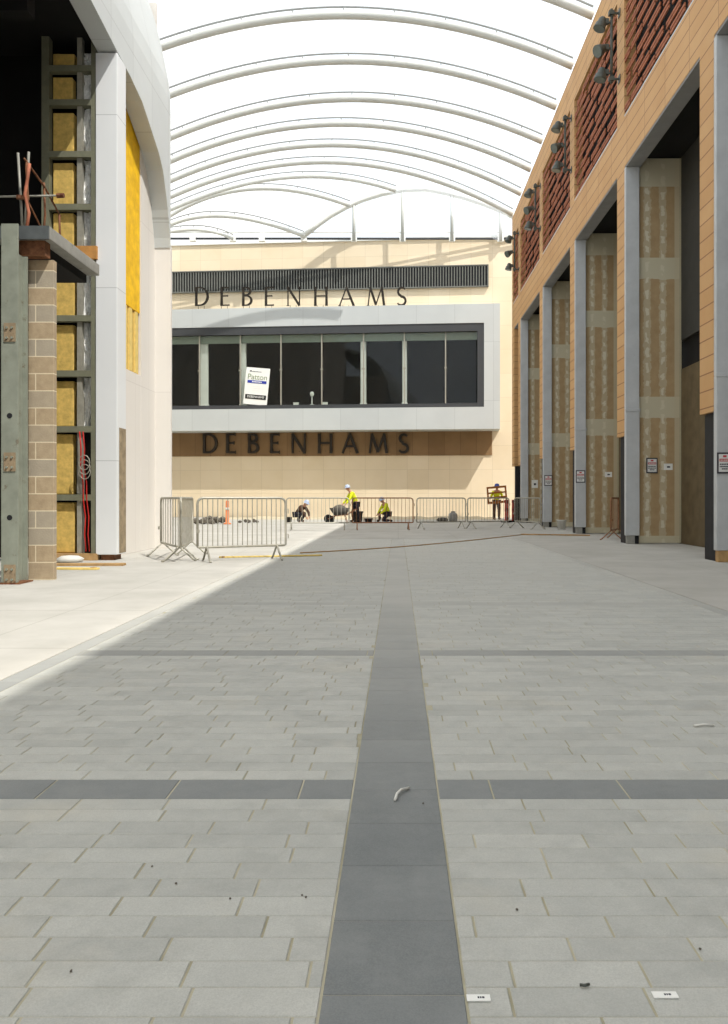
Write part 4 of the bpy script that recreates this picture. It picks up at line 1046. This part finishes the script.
# ------------------------------------------------------------------ small things lying on the paving
def plank(label, x0, y0, x1, y1, wd, hh, material):
    Ya = F * CH / (y0 - HY); Yb = F * CH / (y1 - HY); a = Vector((X_at(x0, Ya), Ya, 0)); b_ = Vector((X_at(x1, Yb), Yb, 0)); d = b_ - a
    t = thing('timber_batten', label, 'batten', a, math.atan2(d.y, d.x), None)
    k = MB(); k.box((0, -wd/2, .003), (d.length, wd/2, hh)); k.build('strip', M[material], t, bevel=.003)
    k = MB(); k.box((.05, -wd/2 - .003, .003), (.1, wd/2 + .003, hh + .002)); k.build('end_band', M['timber'], t)
plank('long pale batten lying on the paving in front of the nearest crowd barrier', 219, 558, 322, 556, .07, .03, 'batten')
plank('thin brown batten lying on the right apron near the far barriers', 521, 535, 590, 536, .09, .04, 'timber')
pts = []
for q in range(25):
    s = q / 24; x = 300 + 222 * s; y = 553.5 - 18.5 * s + 2.2 * math.sin(s * 3.1)
    Y = F * CH / (y - HY); pts.append((X_at(x, Y), Y, .014))
k = MB(); k.tube(pts, .012, 5); tag(k.build('site_hose', M['timber'], None, True), 'thin brown hose trailing across the paving towards the right columns', 'hose')
def gp(x, y): Y = F * CH / (y - HY); return Vector((X_at(x, Y), Y, 0))
k = MB(); k.tube([gp(395, 801.5) + Vector((0, 0, .006)), gp(397, 797) + Vector((0, 0, .012)), gp(401, 793) + Vector((0, 0, .012)), gp(409, 789.5) + Vector((0, 0, .006))], .0055, 6)
tag(k.build('plastic_strip', M['bucket_white'], None, True), 'small bent white plastic strip lying on the dark centre band', 'litter')
k = MB(); k.tube([gp(694, 727) + Vector((0, 0, .007)), gp(704, 726.3) + Vector((0, 0, .01)), gp(714, 726.6) + Vector((0, 0, .007))], .006, 5)
tag(k.build('plastic_strip', M['bucket_white'], None, True), 'straight white sliver lying on the paving far to the right', 'litter')
def ground_label(label, x, y, wd):
    c = gp(x, y); t = thing('paving_label', label, 'label', c, 0, 'white labels on the paving')
    k = MB(); k.box((-wd/2, -.011, .0005), (wd/2, .011, .0025)); k.build('sheet', M['paper'], t)
    k = MB(); x_ = -.002
    for L in (.004, .003, .005): k.box((x_, -.003, .0025), (x_ + L, .003, .003)); x_ += L + .0015
    k.build('print', M['ink'], t)
ground_label('white label on the paving beside the dark centre band', 478.5, 998.5, .052)
ground_label('white label on the paving towards the bottom right corner', 665, 995.5, .055)
for x, y in ((152, 867), (176, 884), (306, 786 + 112), (423, 804), (230, 899), (71, 972), (302, 896), (517, 905 + 5), (700, 950)):
    o = chunk(.0045).build('stone_chip', M['rubble']); o.location = gp(x, y)
    tag(o, 'tiny dark stone chip lying loose on the paving', 'stone', 'stone chips on the paving')
k = MB(); k.tube([gp(580, 986.5) + Vector((0, 0, .004)), gp(585, 988) + Vector((0, 0, .006)), gp(589, 986) + Vector((0, 0, .004))], .0035, 5)
tag(k.build('wire_scrap', M['lamp_metal'], None, True), 'short scrap of dark wire on the paving between the two white labels', 'litter')
